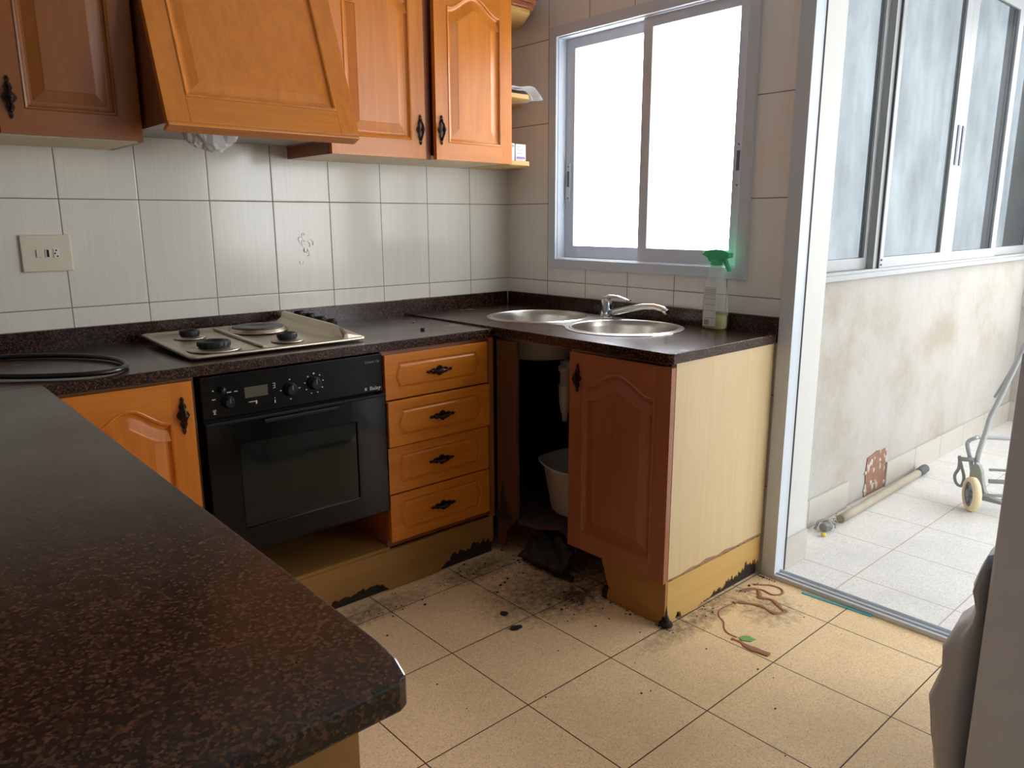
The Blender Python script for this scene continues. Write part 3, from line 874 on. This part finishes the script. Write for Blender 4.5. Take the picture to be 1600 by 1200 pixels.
m = MB(); o1 = outline(.214, 0)
m.prism(o1, SZ-.001, SZ+.003, XY, holes=[circ(SC1, .190, 48), circ(SC2, .190, 48)]); rim = m.build('rim_plate', STEEL, T, bevel=.001)
for c in (SC1, SC2):
    b = MB().lathe([(.200, .0032), (.197, .0055), (.192, .0052), (.189, .000), (.187, -.02), (.180, -.12), (.165, -.145), (.12, -.155), (.03, -.158)], (c[0], c[1], SZ), 'z', 48, 0, False, True)
    b.lathe([(.189, -.003), (.191, -.02), (.184, -.123), (.168, -.149), (.12, -.159), (.03, -.162)], (c[0], c[1], SZ), 'z', 48, 1, False, True)
    b = b.build('bowl', [STEEL, PVC], T, fix=False)
    MB().lathe([(.034, 0), (.034, .003), (.028, .002), (.012, .001)], (c[0], c[1], SZ-.1575), 'z', 24).build('drain', CHROME, b)
T2 = thing('drain_pipe', 'white plastic drain pipe hanging below the sink inside the open cupboard', 'pipe', (-.33, -.73, .4))
m = MB().lathe([(.018, .0), (.018, -.02), (.026, -.021), (.026, -.04), (.02, -.041), (.02, -.09), (.024, -.091), (.024, -.10), (.022, -.16), (.016, -.20), (.012, -.205), (.010, -.235)], (-.35, -.724, .742), 'z', 24)
m.build('trap', PVC, T2)
MB().tube([(-.35, -.724, .738), (-.345, -.78, .728), (-.30, -.88, .718), (-.275, -.945, .714)], .014, 12).build('branch', PVC, T2)

T = thing('faucet', 'chrome single-lever kitchen tap behind the two sink bowls', 'faucet', (-.14, -.735, SZ))
F = Vector((-.135, -.735, SZ+.003))
m = MB().lathe([(.028, 0), (.028, .005), (.024, .008)], F, 'z', 28)
ax = Vector((.02, .0, 1)).normalized()
m.tube([F, F+ax*.02, F+ax*.06, F+ax*.078, F+ax*.084], [.022, .0215, .021, .019, .012], 24); m.build('body', CHROME, T)
m = MB()
pts = [F+ax*.080+Vector((0, .008, 0)), F+ax*.089+Vector((0, -.02, 0)), F+ax*.088+Vector((0, -.06, .001)), F+ax*.078+Vector((0, -.118, 0))]
m.tube(pts, [.021, .019, .012, .006], 16, flat=.42); m.build('lever', CHROME, T)
sp = [F+Vector((0, -.012, .022)), F+Vector((0, -.06, .032)), F+Vector((-.004, -.125, .048)), F+Vector((-.008, -.19, .062)), F+Vector((-.010, -.245, .066)), F+Vector((-.012, -.285, .060)), F+Vector((-.013, -.302, .050))]
MB().tube(sp, [.013, .0125, .012, .0115, .0115, .0115, .011], 16).build('spout', CHROME, T)

# ---------------------------------------------------------------- upper cabinets
def upper_body(par, x0, x1, z0, z1, mat=WOODD, under=LAMV):
    m = MB(); m.box((x0, -.308, z0), (x0+.016, -.0008, z1)); m.box((x1-.016, -.308, z0), (x1, -.0008, z1)); m.box((x0+.016, -.308, z1-.016), (x1-.016, -.0008, z1)); m.box((x0+.016, -.012, z0+.016), (x1-.016, -.0008, z1-.016))
    m.box((x0+.016, -.308, z0), (x1-.016, -.0008, z0+.016), 1)
    return m.build('body', [mat, under], par)


T = thing('wall_cabinet', 'wall cupboard with two arched oak doors, right of the cooker hood', 'cabinet', (-.67, -.15, 1.487))
upper_body(T, -1.076, -.266, 1.487, 2.20)
cab_door(T, -1.074, -.690, 1.487, 2.125, fY(-.310), .055, -.713, 1.588, .105, name='door', top=.045)
th = math.radians(2.2); hx = -.267


def swing(s, d, z): return (hx+(s-hx)*math.cos(th)-d*math.sin(th)*0, -.310-d*math.cos(th)-(hx-s)*math.sin(th), z)


cab_door(T, -.652, -.267, 1.487, 2.125, swing, .055, -.628, 1.592, .105, top=.045)
box('centre_stile', (-.688, -.3085, 1.487), (-.654, -.290, 2.125), WOODD, T)
T = thing('wall_cabinet', 'shade-darkened oak wall cupboard at the upper left, left of the cooker hood', 'cabinet', (-2.0, -.15, 1.485))
upper_body(T, -2.42, -1.664, 1.487, 2.20)
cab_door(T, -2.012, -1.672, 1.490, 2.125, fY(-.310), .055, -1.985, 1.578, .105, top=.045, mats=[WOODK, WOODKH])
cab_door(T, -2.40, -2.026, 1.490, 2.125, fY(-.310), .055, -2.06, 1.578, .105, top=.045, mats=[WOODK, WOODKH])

# cooker hood with slanted oak front
T = thing('range_hood', 'slanted oak cooker hood with recessed front panel above the hob', 'range hood', (-1.37, -.2, 1.52))
yb, yt, zb_, zt_ = -.500, -.265, 1.523, 2.17
ang = math.atan2(yb-yt, zt_-zb_)
LEN = math.hypot(yt-yb, zt_-zb_); ey = (yt-yb)/LEN; ez = (zt_-zb_)/LEN
Ph = lambda s, d, z: (s, yb+ey*z-ez*d, zb_+ez*z+ey*d)
for xa in (-1.655, -1.094):
    MB().prism([(-.03, 1.527), (yb+.012, 1.527), (yt+.012, 2.165), (-.03, 2.165)], xa, xa+.014, YZ).build('side_cheek', WOODD, T)
hx0, hx1 = -1.662, -1.078
fr = MB(); fr.box((hx0, -.004, 0), (hx0+.062, .018, LEN), 0, Ph); fr.box((hx1-.062, -.004, 0), (hx1, .018, LEN), 0, Ph); fr.box((hx0+.062, -.004, 0), (hx1-.062, .018, .075), 1, Ph); fr.box((hx0+.062, -.004, LEN-.07), (hx1-.062, .018, LEN), 1, Ph)
hf = fr.build('front_frame', [WOOD, WOODH], T, bevel=.0012)
out = [(hx0+.062, .075), (hx1-.062, .075), (hx1-.062, LEN-.07), (hx0+.062, LEN-.07)]
pm = MB(); rs = [[Ph(q[0], d, q[1]) for q in offset(out, i)] for i, d in [(0, .018), (.004, .021), (.009, .019), (.013, .012), (.018, .010), (.024, .010), (.045, .0145), (.047, .015)]]
pm.rings(rs, 0, True, False, True, False); pm.build('panel', WOOD, hf)
m = MB(); m.box((hx0, -.024, -.012), (hx1, .020, -.0005), 0, Ph); m.build('bottom_moulding', WOODH, T, bevel=.003)
m = MB(); m.box((-1.64, -.455, 1.530), (-1.095, -.03, 1.545)); m.build('extractor_underside', plain('hood_grey_metal', (150, 146, 138), .5, .3), T)
# crumpled foil film hanging from the hood
rnd = random.Random(4); m = MB(); G = 9
for (xa, xb, ya, yb2, dz) in [(-1.505, -1.372, -.30, -.20, .050), (-1.53, -1.46, -.28, -.235, .040)]:
    vs = []
    for i in range(G+1):
        for j in range(G+1):
            u, v = i/G, j/G
            vs.append((xa+(xb-xa)*u+rnd.uniform(-.004, .004), ya+(yb2-ya)*v+rnd.uniform(-.004, .004), 1.529-dz*math.sin(PI*min(1, u*1.0))**.6*math.sin(PI*v)**.5+rnd.uniform(-.006, .004)*(0 if i in (0, G) or j in (0, G) else 1)))
    m.add(vs, [(i*(G+1)+j, i*(G+1)+j+1, (i+1)*(G+1)+j+1, (i+1)*(G+1)+j) for i in range(G) for j in range(G)], 0, False)
m.build('crumpled_film', BAGW, T, solid=.0006)

# open corner shelves beside the right wall cupboard
T = thing('corner_shelf', 'open oak corner shelves beside the wall cupboard, next to the window', 'shelf', (-.14, -.15, 1.487))
for k, z in enumerate((1.487, 1.750, 2.075)):
    MB().prism([(-.2645, -.0008), (-.2645, -.300), (-.150, -.300), (-.128, -.285), (-.0008, -.09), (-.0008, -.0008)], z, z+.018, XY).build('shelf_board', LAMH, T, bevel=.002)
m = MB()
for z, e in ((2.095, .010), (2.115, .024), (2.135, .038)):
    m.prism([(-.2645, -.0008), (-.2645, -.300-e), (-.150+e*.3, -.300-e), (-.118+e*.5, -.285-e*.6), (-.0008, -.09-e), (-.0008, -.0008)], z, z+.019, XY)
m.build('cornice', WOODD, T, bevel=.003)
MB().box((-.264, -.013, 1.506), (-.252, -.001, 2.07)).build('back_batten', LAMV, T)


def carton(x, y, rz, w, d, h, label, band, txt):
    c = Vector((x, y, 1.5055)); M = Matrix.Rotation(rz, 3, 'Z')
    R = lambda a, b, z: tuple(c+M @ Vector((a, b, z)))
    T = thing('medicine_box', label, 'box', tuple(c), 'cartons on the lowest corner shelf')
    b = MB().box((-w/2, -d/2, 0), (w/2, d/2, h), 0, R).build('carton', WHITEP, T, bevel=.0008)
    m = MB(); m.box((-w/2+.004, -d/2-.0006, band[0]*h), (w/2-.004, -d/2, band[1]*h), 0, R); m.build('colour_band', band[2], T)
    m = MB()
    for q, l in txt: MB().box((-w/2+.006, -d/2-.0005, q*h), (-w/2+.006+l*w, -d/2, q*h+.0016), 0, R).build('printed_line', MARKD, T)


carton(-.235, -.262, 0, .060, .03, .070, 'small white carton with a grey-green band on the lowest corner shelf', (.78, .92, plain('grey_green_print', (140, 160, 160), .5)), [(.66, .6), (.6, .5), (.28, .4), (.22, .55), (.12, .3)])
carton(-.170, -.262, 0, .056, .03, .068, 'small white carton with a purple band on the lowest corner shelf', (.14, .27, plain('purple_print', (150, 128, 190), .5)), [(.84, .4), (.7, .6), (.62, .5), (.45, .55)])
# folded white bag on the middle shelf
rnd = random.Random(11); m = MB()
for (xa, xb, ya, yb2, z0_, z1_, ph) in [(-.262, -.12, -.29, -.10, 1.7695, 1.797, 0), (-.25, -.075, -.30, -.17, 1.778, 1.800, 1.3)]:
    G = 12; vs = []
    for i in range(G+1):
        for j in range(G+1):
            u, v = i/G, j/G
            z = z0_+(z1_-z0_)*(math.sin(PI*u*.9+.2)**.6)*(.6+.4*math.sin(v*5+ph))+.004*math.sin(u*9+v*7+ph)
            if u > .72: z -= (u-.72)*.10
            vs.append((xa+(xb-xa)*u, ya+(yb2-ya)*v+.01*math.sin(u*5), max(z, 1.7690 if u < .5 else 1.74)))
    m.add(vs, [(i*(G+1)+j, i*(G+1)+j+1, (i+1)*(G+1)+j+1, (i+1)*(G+1)+j) for i in range(G) for j in range(G)], 0, True)
tag(m.build('plastic_bag', BAGW, solid=.0012), 'thin white plastic bag folded on the middle corner shelf', 'bag')

# ---------------------------------------------------------------- small things on the worktops
T = thing('spray_bottle', 'clear spray bottle with green trigger and a little yellow-green liquid, right of the sink', 'bottle', (-.062, -1.178, SZ))
B = Vector((-.058, -1.180, SZ))
bp = [(.036, 0), (.040, .004), (.041, .02), (.042, .06), (.041, .10), (.036, .14), (.031, .165), (.024, .185), (.022, .20), (.020, .205), (.0195, .225)]


def bott(r, h): return (r, h)


def brings(prof, k=1.0):
    rs = []
    for r, h in prof:
        ring = []
        sx_ = .62*r*k; sy_ = r*k*1.15
        off = -.010*max(0, min(1, (h-.06)/.12))
        for q in range(32):
            a = 2*PI*q/32; ca, sa = math.cos(a), math.sin(a); e = .75
            ring.append((B.x+sx_*math.copysign(abs(ca)**e, ca), B.y+off*-.5+sy_*math.copysign(abs(sa)**e, sa), B.z+h+.0006))
        rs.append(ring)
    return rs


MB().rings(brings(bp), 0, True, True, True).build('bottle_body', BOTTLE, T)
MB().rings(brings([(.034, .002), (.038, .006), (.039, .02), (.039, .048)], .96), 0, True, True, True).build('liquid', LIQUID, T)
m = MB(); yo = B.y+.005
m.lathe([(.020, 0), (.021, .002), (.021, .016), (.017, .02)], (B.x, yo, B.z+.224), 'z', 24)
hk = lambda q: [(yo+(a-yo)*1.22, b) for a, b in q]
m.prism(hk([(yo+.045, B.z+.262), (yo+.030, B.z+.275), (yo+.0, B.z+.280), (yo-.030, B.z+.277), (yo-.046, B.z+.268), (yo-.046, B.z+.252), (yo-.022, B.z+.246), (yo-.018, B.z+.236), (yo+.018, B.z+.236), (yo+.026, B.z+.250)]), B.x-.014, B.x+.014, YZ)
m.prism(hk([(yo-.018, B.z+.252), (yo-.030, B.z+.252), (yo-.040, B.z+.225), (yo-.048, B.z+.205), (yo-.040, B.z+.204), (yo-.028, B.z+.228)]), B.x-.007, B.x+.007, YZ)
m.build('trigger_head', GREENP, T, bevel=.002)
m = MB().box((B.x-.0298, B.y-.020, B.z+.012), (B.x-.0290, B.y+.030, B.z+.150)); lb = m.build('label', clear_mat('label_film', (.84, .82, .80), .7, .4), T)
m = MB()
for q in (.040, .066, .087, .107, .122, .128, .134, .140): MB().box((B.x-.0302, B.y-.016, B.z+q), (B.x-.0299, B.y+.027, B.z+q+.0014)).build('print_line', MARKD, lb)
m.box((B.x-.0302, B.y+.006, B.z+.016), (B.x-.0299, B.y+.025, B.z+.034))
m.build('print_block', plain('pink_print', (170, 130, 130), .5), lb)

pts = []
ctl = [(-2.45, -.36, .886), (-2.30, -.24, .886), (-2.15, -.15, .886), (-2.055, -.125, .886), (-1.97, -.17, .886), (-1.887, -.25, .886), (-1.835, -.34, .886), (-1.818, -.43, .886), (-1.830, -.515, .886), (-1.872, -.570, .886), (-1.93, -.578, .887), (-1.99, -.552, .887), (-2.06, -.505, .887), (-2.14, -.45, .889), (-2.28, -.42, .892)]


def cat(ps, n=8):
    o = []
    P_ = [Vector(p) for p in ps]
    for i in range(len(P_)-1):
        p0 = P_[max(i-1, 0)]; p1 = P_[i]; p2 = P_[i+1]; p3 = P_[min(i+2, len(P_)-1)]
        for k in range(n):
            t = k/n; o.append(.5*((2*p1)+(-p0+p2)*t+(2*p0-5*p1+4*p2-p3)*t*t+(-p0+3*p1-3*p2+p3)*t**3))
    o.append(P_[-1]); return o


tag(MB().tube(cat(ctl), .0072, 12).build('rubber_hose', plain('black_rubber', (14, 14, 16), .3)), 'black rubber hose looped on the worktop left of the hob', 'hose')
rnd = random.Random(2)


def chip(name, c, r, mat, label, cat_, h=.35, n=11, group=None, el=1.0, rot=0):
    ps = []
    for k in range(n):
        a = 2*PI*k/n; q = rnd.uniform(.7, 1.1)*r; x, y = q*math.cos(a)*el, q*math.sin(a)
        ps.append((c[0]+x*math.cos(rot)-y*math.sin(rot), c[1]+x*math.sin(rot)+y*math.cos(rot)))
    m = MB().prism(ps, c[2]+.0006, c[2]+.0006+r*h, XY)
    return tag(m.build(name, mat, bevel=r*.12), label, cat_, group)


chip('black_plug', (-.815, -.455, .877), .008, BLACKP, 'small black plug on the granite just above the drawers', 'plug', .9)
chip('brown_crumb', (-.72, -.26, .877), .005, INNER, 'tiny dark crumb near the worktop joint left of the sink', 'crumb', .7)
chip('dark_floor_chip', (-.897, -.991, 0), .015, ROT, 'round dark chip on the floor tile in front of the drawers', 'debris', .35, el=1.0)
chip('dark_floor_scrap', (-.927, -1.081, 0), .014, ROT, 'curled dark scrap on a floor joint in front of the drawers', 'debris', .3, el=1.5, rot=-.2)
chip('green_scrap', (-.44, -1.605, 0), .017, plain('green_scrap', (120, 170, 100), .7), 'small pale green scrap on the floor beside the reddish stain', 'debris', .12, el=1.5, rot=-.9)
chip('orange_peel', (-2.30, -1.52, .878), .006, plain('orange_crumb', (190, 110, 40), .7), 'tiny orange crumb on the dark peninsula top', 'crumb', .3)
# crumbs nobody would count, swept against the plinths
m = MB(); rnd = random.Random(21)
spots = [(-.66, -1.06, .07, .05, 70), (-.78, -.70, .16, .05, 60), (-.6, -.88, .10, .15, 80), (-1.25, -.68, .2, .04, 30), (-.52, -1.28, .16, .12, 30), (-.2, -1.43, .25, .015, 40), (-.5, -1.7, .4, .4, 22), (-.8, -1.3, .6, .5, 26)]
for (cx, cy, rx, ry, k) in spots:
    for _ in range(k):
        r = rnd.uniform(.0008, .0035) if rnd.random() < .9 else rnd.uniform(.003, .006)
        a = min(cx+rnd.gauss(0, rx), -.03) if cy < -1.4 else min(cx+rnd.gauss(0, rx), -.58); b = min(cy+rnd.gauss(0, ry), -.612 if cy > -1.4 else -1.400)
        m.lathe([(r, 0), (r*.9, r*.5), (r*.3, r*.7)], (a, b, .0003), 'z', 6, 0, True, True, 1, rnd.uniform(.5, 1))
tag(m.build('floor_crumbs', plain('dark_crumbs', (54, 42, 34), .9, vary=.5)), 'scattered dark crumbs on the kitchen floor tiles below the cupboards', 'debris', kind='stuff')

# reddish dried drips by the balcony door
STAIN = clear_mat('rusty_residue', (.58, .32, .20), .5, .7)
T = thing('dried_residue', 'reddish-brown dried residue trailing over the floor by the balcony door', 'stain', (-.3, -1.55, 0))
loop = [(-.105, -1.425), (-.085, -1.45), (-.065, -1.475), (-.065, -1.51), (-.095, -1.53), (-.125, -1.51), (-.12, -1.47), (-.14, -1.44)]
z_ = .0016
MB().tube([(x, y, z_) for x, y in [(q.x, q.y) for q in cat([(a, b, 0) for a, b in loop])]], .0045, 8, flat=.35).build('ring_mark', STAIN, T)
zig = [(-.19, -1.42), (-.13, -1.45), (-.155, -1.48), (-.175, -1.49), (-.16, -1.53), (-.19, -1.58), (-.20, -1.60), (-.235, -1.58), (-.225, -1.53), (-.24, -1.49), (-.26, -1.46), (-.275, -1.455)]
MB().tube([tuple(q) for q in cat([(a, b, z_) for a, b in zig])], [.004+.005*abs(math.sin(i*.31)) for i in range(len(zig)*8-7)], 8, flat=.3).build('streak', STAIN, T)
tr = [(-.275, -1.455), (-.31, -1.45), (-.35, -1.45), (-.385, -1.47), (-.405, -1.50), (-.44, -1.525), (-.455, -1.55), (-.455, -1.58)]
MB().tube([tuple(q) for q in cat([(a, b, z_*.8) for a, b in tr])], .0026, 8, flat=.35).build('thin_trail', STAIN, T)
tl = [(-.475, -1.572), (-.47, -1.60), (-.478, -1.63), (-.475, -1.665), (-.47, -1.70)]
MB().tube([tuple(q) for q in cat([(a, b, z_*.8) for a, b in tl])], [.006, .008, .009, .006, .0035, .004, .006, .007, .006, .005, .005, .006, .007, .009, .011, .012, .012, .012, .013, .014, .015, .015, .015, .014, .013, .013, .013, .013, .013, .013, .013, .012, .006], 8, flat=.12).build('bone_shaped_mark', STAIN, T)
m = MB(); R_ = Vector((.003+.026, -1.804+1.571, 0)).normalized(); Nn = Vector((-R_.y, R_.x, 0))
p0, p1 = Vector((-.034, -1.571, .0)), Vector((-.019, -1.804, 0))
m.prism([tuple((p0+Nn*.005)[:2]), tuple((p1+Nn*.005)[:2]), tuple((p1-Nn*.006)[:2]), tuple((p0-Nn*.006)[:2])], .0005, .003, XY)
tag(m.build('plastic_strip', plain('cyan_plastic', (70, 176, 196), .35)), 'thin light-blue plastic strip lying along the balcony door track', 'strip')

# ---------------------------------------------------------------- wall socket
T = thing('wall_socket', 'ivory wall plate with rocker switch and small socket on the tiles', 'socket', (-1.885, 0, 1.172))
MB().box((-1.954, -.010, 1.117), (-1.818, -.0005, 1.228)).build('plate', IVORY, T, bevel=.003)
MB().box((-1.915, -.0135, 1.160), (-1.897, -.0105, 1.184)).build('rocker_switch', IVORY, T, bevel=.001)
s_ = MB().box((-1.891, -.0125, 1.158), (-1.877, -.0105, 1.186)).build('indicator', WHITEP, T, bevel=.001)
MB().box((-1.887, -.0133, 1.161), (-1.881, -.0127, 1.183)).build('dark_window', DARKVOID, s_)
s_ = MB().box((-1.869, -.0125, 1.158), (-1.853, -.0105, 1.186)).build('socket_outlet', WHITEP, T, bevel=.001)
m = MB()
for x, z in ((-1.861, 1.181), (-1.865, 1.172), (-1.859, 1.163)): m.lathe([(.0024, 0), (.0024, -.001)], (x, -.0125, z), 'y', 10)
m.build('pin_hole', DARKVOID, s_)

# relief motif on one tile
m = MB(); rnd = random.Random(3)
cx_, cz_ = -1.03, 1.17
for k in range(9):
    a = rnd.uniform(0, 2*PI); q = rnd.uniform(.0, .05); x, z = cx_+q*math.cos(a)*.8, cz_+q*math.sin(a)*1.6
    m.tube([(x+.010*t*math.cos(1.7*t+a), -.0004, z+.018*t*math.sin(1.4*t+a)) for t in [j/6*1.6 for j in range(7)]], [.003, .0035, .003, .0025, .002, .0015, .001], 8, flat=.12)
st(m.build('trim_5', plain('tile_glaze', (226, 220, 204), .12)))

# ---------------------------------------------------------------- wash basin below the sink
T = thing('wash_basin', 'off-white plastic basin standing inside the open sink cupboard', 'basin', (-.32, -.86, .1585))
m = MB(); n_ = 40
rs = []
for r, h in [(.02, .0), (.105, 0), (.118, .01), (.150, .15), (.165, .160), (.170, .158), (.165, .153), (.145, .148), (.112, .014), (.02, .008)]:
    rs.append([(-.33+r*math.cos(2*PI*k/n_)*1.0, -.80+r*math.sin(2*PI*k/n_), .1592+h*1.28+(.006*math.sin(6*PI*k/n_) if h > .1 else 0)) for k in range(n_)])
m.rings(rs, 0, True, True, True); m.build('tub', PVC, T)

# ---------------------------------------------------------------- balcony things
# long dirty tube on the floor
T = thing('floor_pole', 'dusty grey pole with dark rubber end lying along the balcony wall', 'pole', (1.1, -1.35, 0))
MB().tube([(.66, -1.375, .021), (.76, -1.373, .020), (1.53, -1.358, .020)], .018, 14).build('shaft', plain('dusty_pole', (166, 156, 136), .6, vary=.2), T)
MB().tube([(1.53, -1.358, .020), (1.56, -1.357, .021), (1.60, -1.356, .0225), (1.63, -1.355, .0225), (1.64, -1.355, .022)], [.019, .021, .022, .021, .014], 14).build('rubber_end', plain('dusty_rubber', (92, 92, 92), .8), T)
m = MB(); rnd = random.Random(31)
for k in range(60):
    x = rnd.uniform(.53, .74); y = -1.37+rnd.gauss(0, .014); p = Vector((x, y, .004+rnd.random()*.02)); d = Vector((rnd.uniform(-.04, .04), rnd.uniform(-.02, .02), rnd.uniform(-.003, .012)))
    m.tube([p, p+d*.5+Vector((0, 0, .003)), p+d], .0016, 5)
tag(m.build('mop_strands', plain('dusty_strands', (150, 142, 124), .9, vary=.3)), 'tangle of dusty grey strands at the near end of the pole', 'debris', kind='stuff')
T = thing('broken_fitting', 'crushed grey fitting with a yellow bit on the balcony floor by the pier', 'debris', (.50, -1.37, 0))
m = MB(); m.lathe([(.016, -.022), (.020, -.016), (.019, .012), (.022, .014), (.022, .022), (.014, .024)], (.535, -1.372, .022), 'x', 14); m.tube([(.50, -1.345, .012), (.53, -1.343, .036), (.57, -1.36, .042), (.60, -1.385, .016)], .006, 8); m.build('connector', plain('dusty_connector', (132, 134, 132), .6, vary=.25), T)
m = MB().ell((.48, -1.392, .009), (.014, .010, .008), 10); m.build('yellow_piece', plain('yellow_plastic', (206, 180, 60), .5), T)

# folding luggage trolley
T = thing('luggage_trolley', 'folded grey metal hand trolley with cream-tyred wheels on the balcony', 'trolley', (1.35, -1.8, 0))
TUB = plain('grey_painted_tube', (176, 180, 182), .3, .3)
TX = 1.24


def wheel(cx, cy, par):
    A = Vector((-.588, .80, 0)).normalized(); U = Vector((0, 0, 1)); W_ = A.cross(U)
    def Q(r, a, h): return tuple(Vector((cx, cy, .0765))+A*h+(W_*math.cos(a)+U*math.sin(a))*r)
    def lat(prof, seg=36): return [[Q(r, 2*PI*k/seg, h) for k in range(seg)] for r, h in prof]
    w = MB().rings(lat([(.056, -.016), (.068, -.017), (.0745, -.012), (.076, 0), (.0745, .012), (.068, .017), (.056, .016), (.056, -.016)]), 0).build('wheel', plain('cream_tyre', (226, 208, 168), .55), par)
    h = MB().rings(lat([(.014, -.020), (.018, -.016), (.018, .016), (.014, .020)]), 0, True, True, True)
    for k in range(6):
        a0 = 2*PI*k/6
        vs = [Q(r, a0+da/r*.012, hh) for r in (.016, .057) for da in (-.6, .6) for hh in (-.008, .008)]
        h.add(vs, [(0, 1, 3, 2), (4, 6, 7, 5), (0, 4, 5, 1), (2, 3, 7, 6), (0, 2, 6, 4), (1, 5, 7, 3)])
    h.rings(lat([(.052, -.010), (.058, -.010), (.058, .010), (.052, .010), (.052, -.010)]), 0)
    h.build('hub', plain('grey_hub', (120, 120, 126), .4, .2), w)
    return w


wheel(1.230, -1.690, T); wheel(1.45, -1.99, T)
MB().tube([(1.23, -1.69, .0765), (1.45, -1.99, .0765)], .007, 10).build('axle', TUB, T)
X = 1.33
m = MB(); m.tube(cat([(X, -1.665, .19), (X-.01, -1.672, .25), (X, -1.685, .34), (X, -1.695, .41), (X, -1.722, .50), (X, -1.755, .62), (X, -1.79, .75), (X, -1.83, .90), (X, -1.84, .98)], 4), .011, 12); m.build('handle_tube', TUB, T)
m = MB(); m.tube(cat([(X, -1.700, .50), (X+.02, -1.735, .60), (X+.02, -1.775, .72)], 4), .006, 8); m.build('telescopic_rod', TUB, T)
m = MB(); m.tube(cat([(X, -1.652, .15), (X, -1.640, .20), (X, -1.622, .255), (X, -1.622, .283), (X+.02, -1.645, .300), (X+.06, -1.68, .302), (X+.3, -2.02, .302), (X+.32, -2.04, .28), (X+.30, -2.05, .15)], 5), .009, 12); m.build('folding_loop', TUB, T)
m = MB().prism([(-1.655, .175), (-1.672, .205), (-1.690, .195), (-1.703, .165), (-1.712, .12), (-1.722, .085), (-1.74, .062), (-1.80, .052), (-1.80, .040), (-1.70, .040), (-1.664, .055), (-1.655, .10)], X-.045, X-.012, YZ); m.build('wheel_bracket', plain('grey_plastic_bracket', (146, 150, 142), .5), T, bevel=.004)
m = MB(); m.tube([(X+.01, -1.72, .118), (X+.28, -2.06, .118)], .010, 10); m.tube([(X+.03, -1.71, .165), (X+.29, -2.05, .165)], .006, 8); m.tube([(X, -1.78, .048), (X+.22, -2.06, .048)], .008, 8); m.build('cross_bars', TUB, T)
m = MB(); m.tube(cat([(X-.02, -1.600, .215), (X-.02, -1.603, .16), (X-.02, -1.590, .12), (X-.02, -1.600, .085), (X-.02, -1.622, .078), (X-.02, -1.628, .12), (X-.02, -1.612, .17), (X-.02, -1.598, .21)], 5), .007, 8); m.tube([(X-.02, -1.598, .20), (X-.02, -1.66, .21)], .010, 8); m.build('folded_strap', plain('dark_grey_strap', (140, 144, 145), .6), T)

# dark appliance at the right edge and bag behind it
T = thing('refrigerator', 'grey low refrigerator at the right edge of the kitchen by the balcony door', 'refrigerator', (-.5, -2.6, 0))
FX, FYy = -.80, -2.3125
MB().box((FX, -2.87, .02), (-.24, FYy, 1.030)).build('body', DARKG, T, bevel=.006)
MB().box((FX+.01, -2.86, 0), (-.25, FYy-.01, .02)).build('foot_rail', BLACKP, T)
MB().box((-.2395, -2.868, .04), (-.195, FYy-.003, 1.028)).build('door', DARKG, T, bevel=.004)
MB().box((-.2400, -2.86, .05), (-.2396, FYy-.01, 1.02)).build('door_seal', ALUD, T)
# bulging black bag
rnd = random.Random(17); m = MB(); rs = []
prof = [(0, .028), (.05, .034), (.12, .040), (.20, .050), (.28, .052), (.335, .042), (.35, .040), (.39, .043), (.44, .034), (.47, .022), (.50, .018), (.54, .024), (.58, .018), (.62, .010)]
for z, w in prof:
    ring = []
    for k in range(28):
        a = 2*PI*k/28; wob = 1+.06*math.sin(3*a+z*20)+.04*math.sin(7*a+z*9)
        ring.append((-.68+.12*math.cos(a)*wob*(.7+w*6), -2.311+w*(1+math.sin(a))*wob*.95, z+.001))
    rs.append(ring)
m.rings(rs, 0, True, True, True)
tag(m.build('bin_bag', BAGD), 'bulging grey plastic bag standing against the side of the refrigerator', 'bag')

for o in WTMP:
    try:
        if '_w' in o: del o['_w']
    except ReferenceError: pass
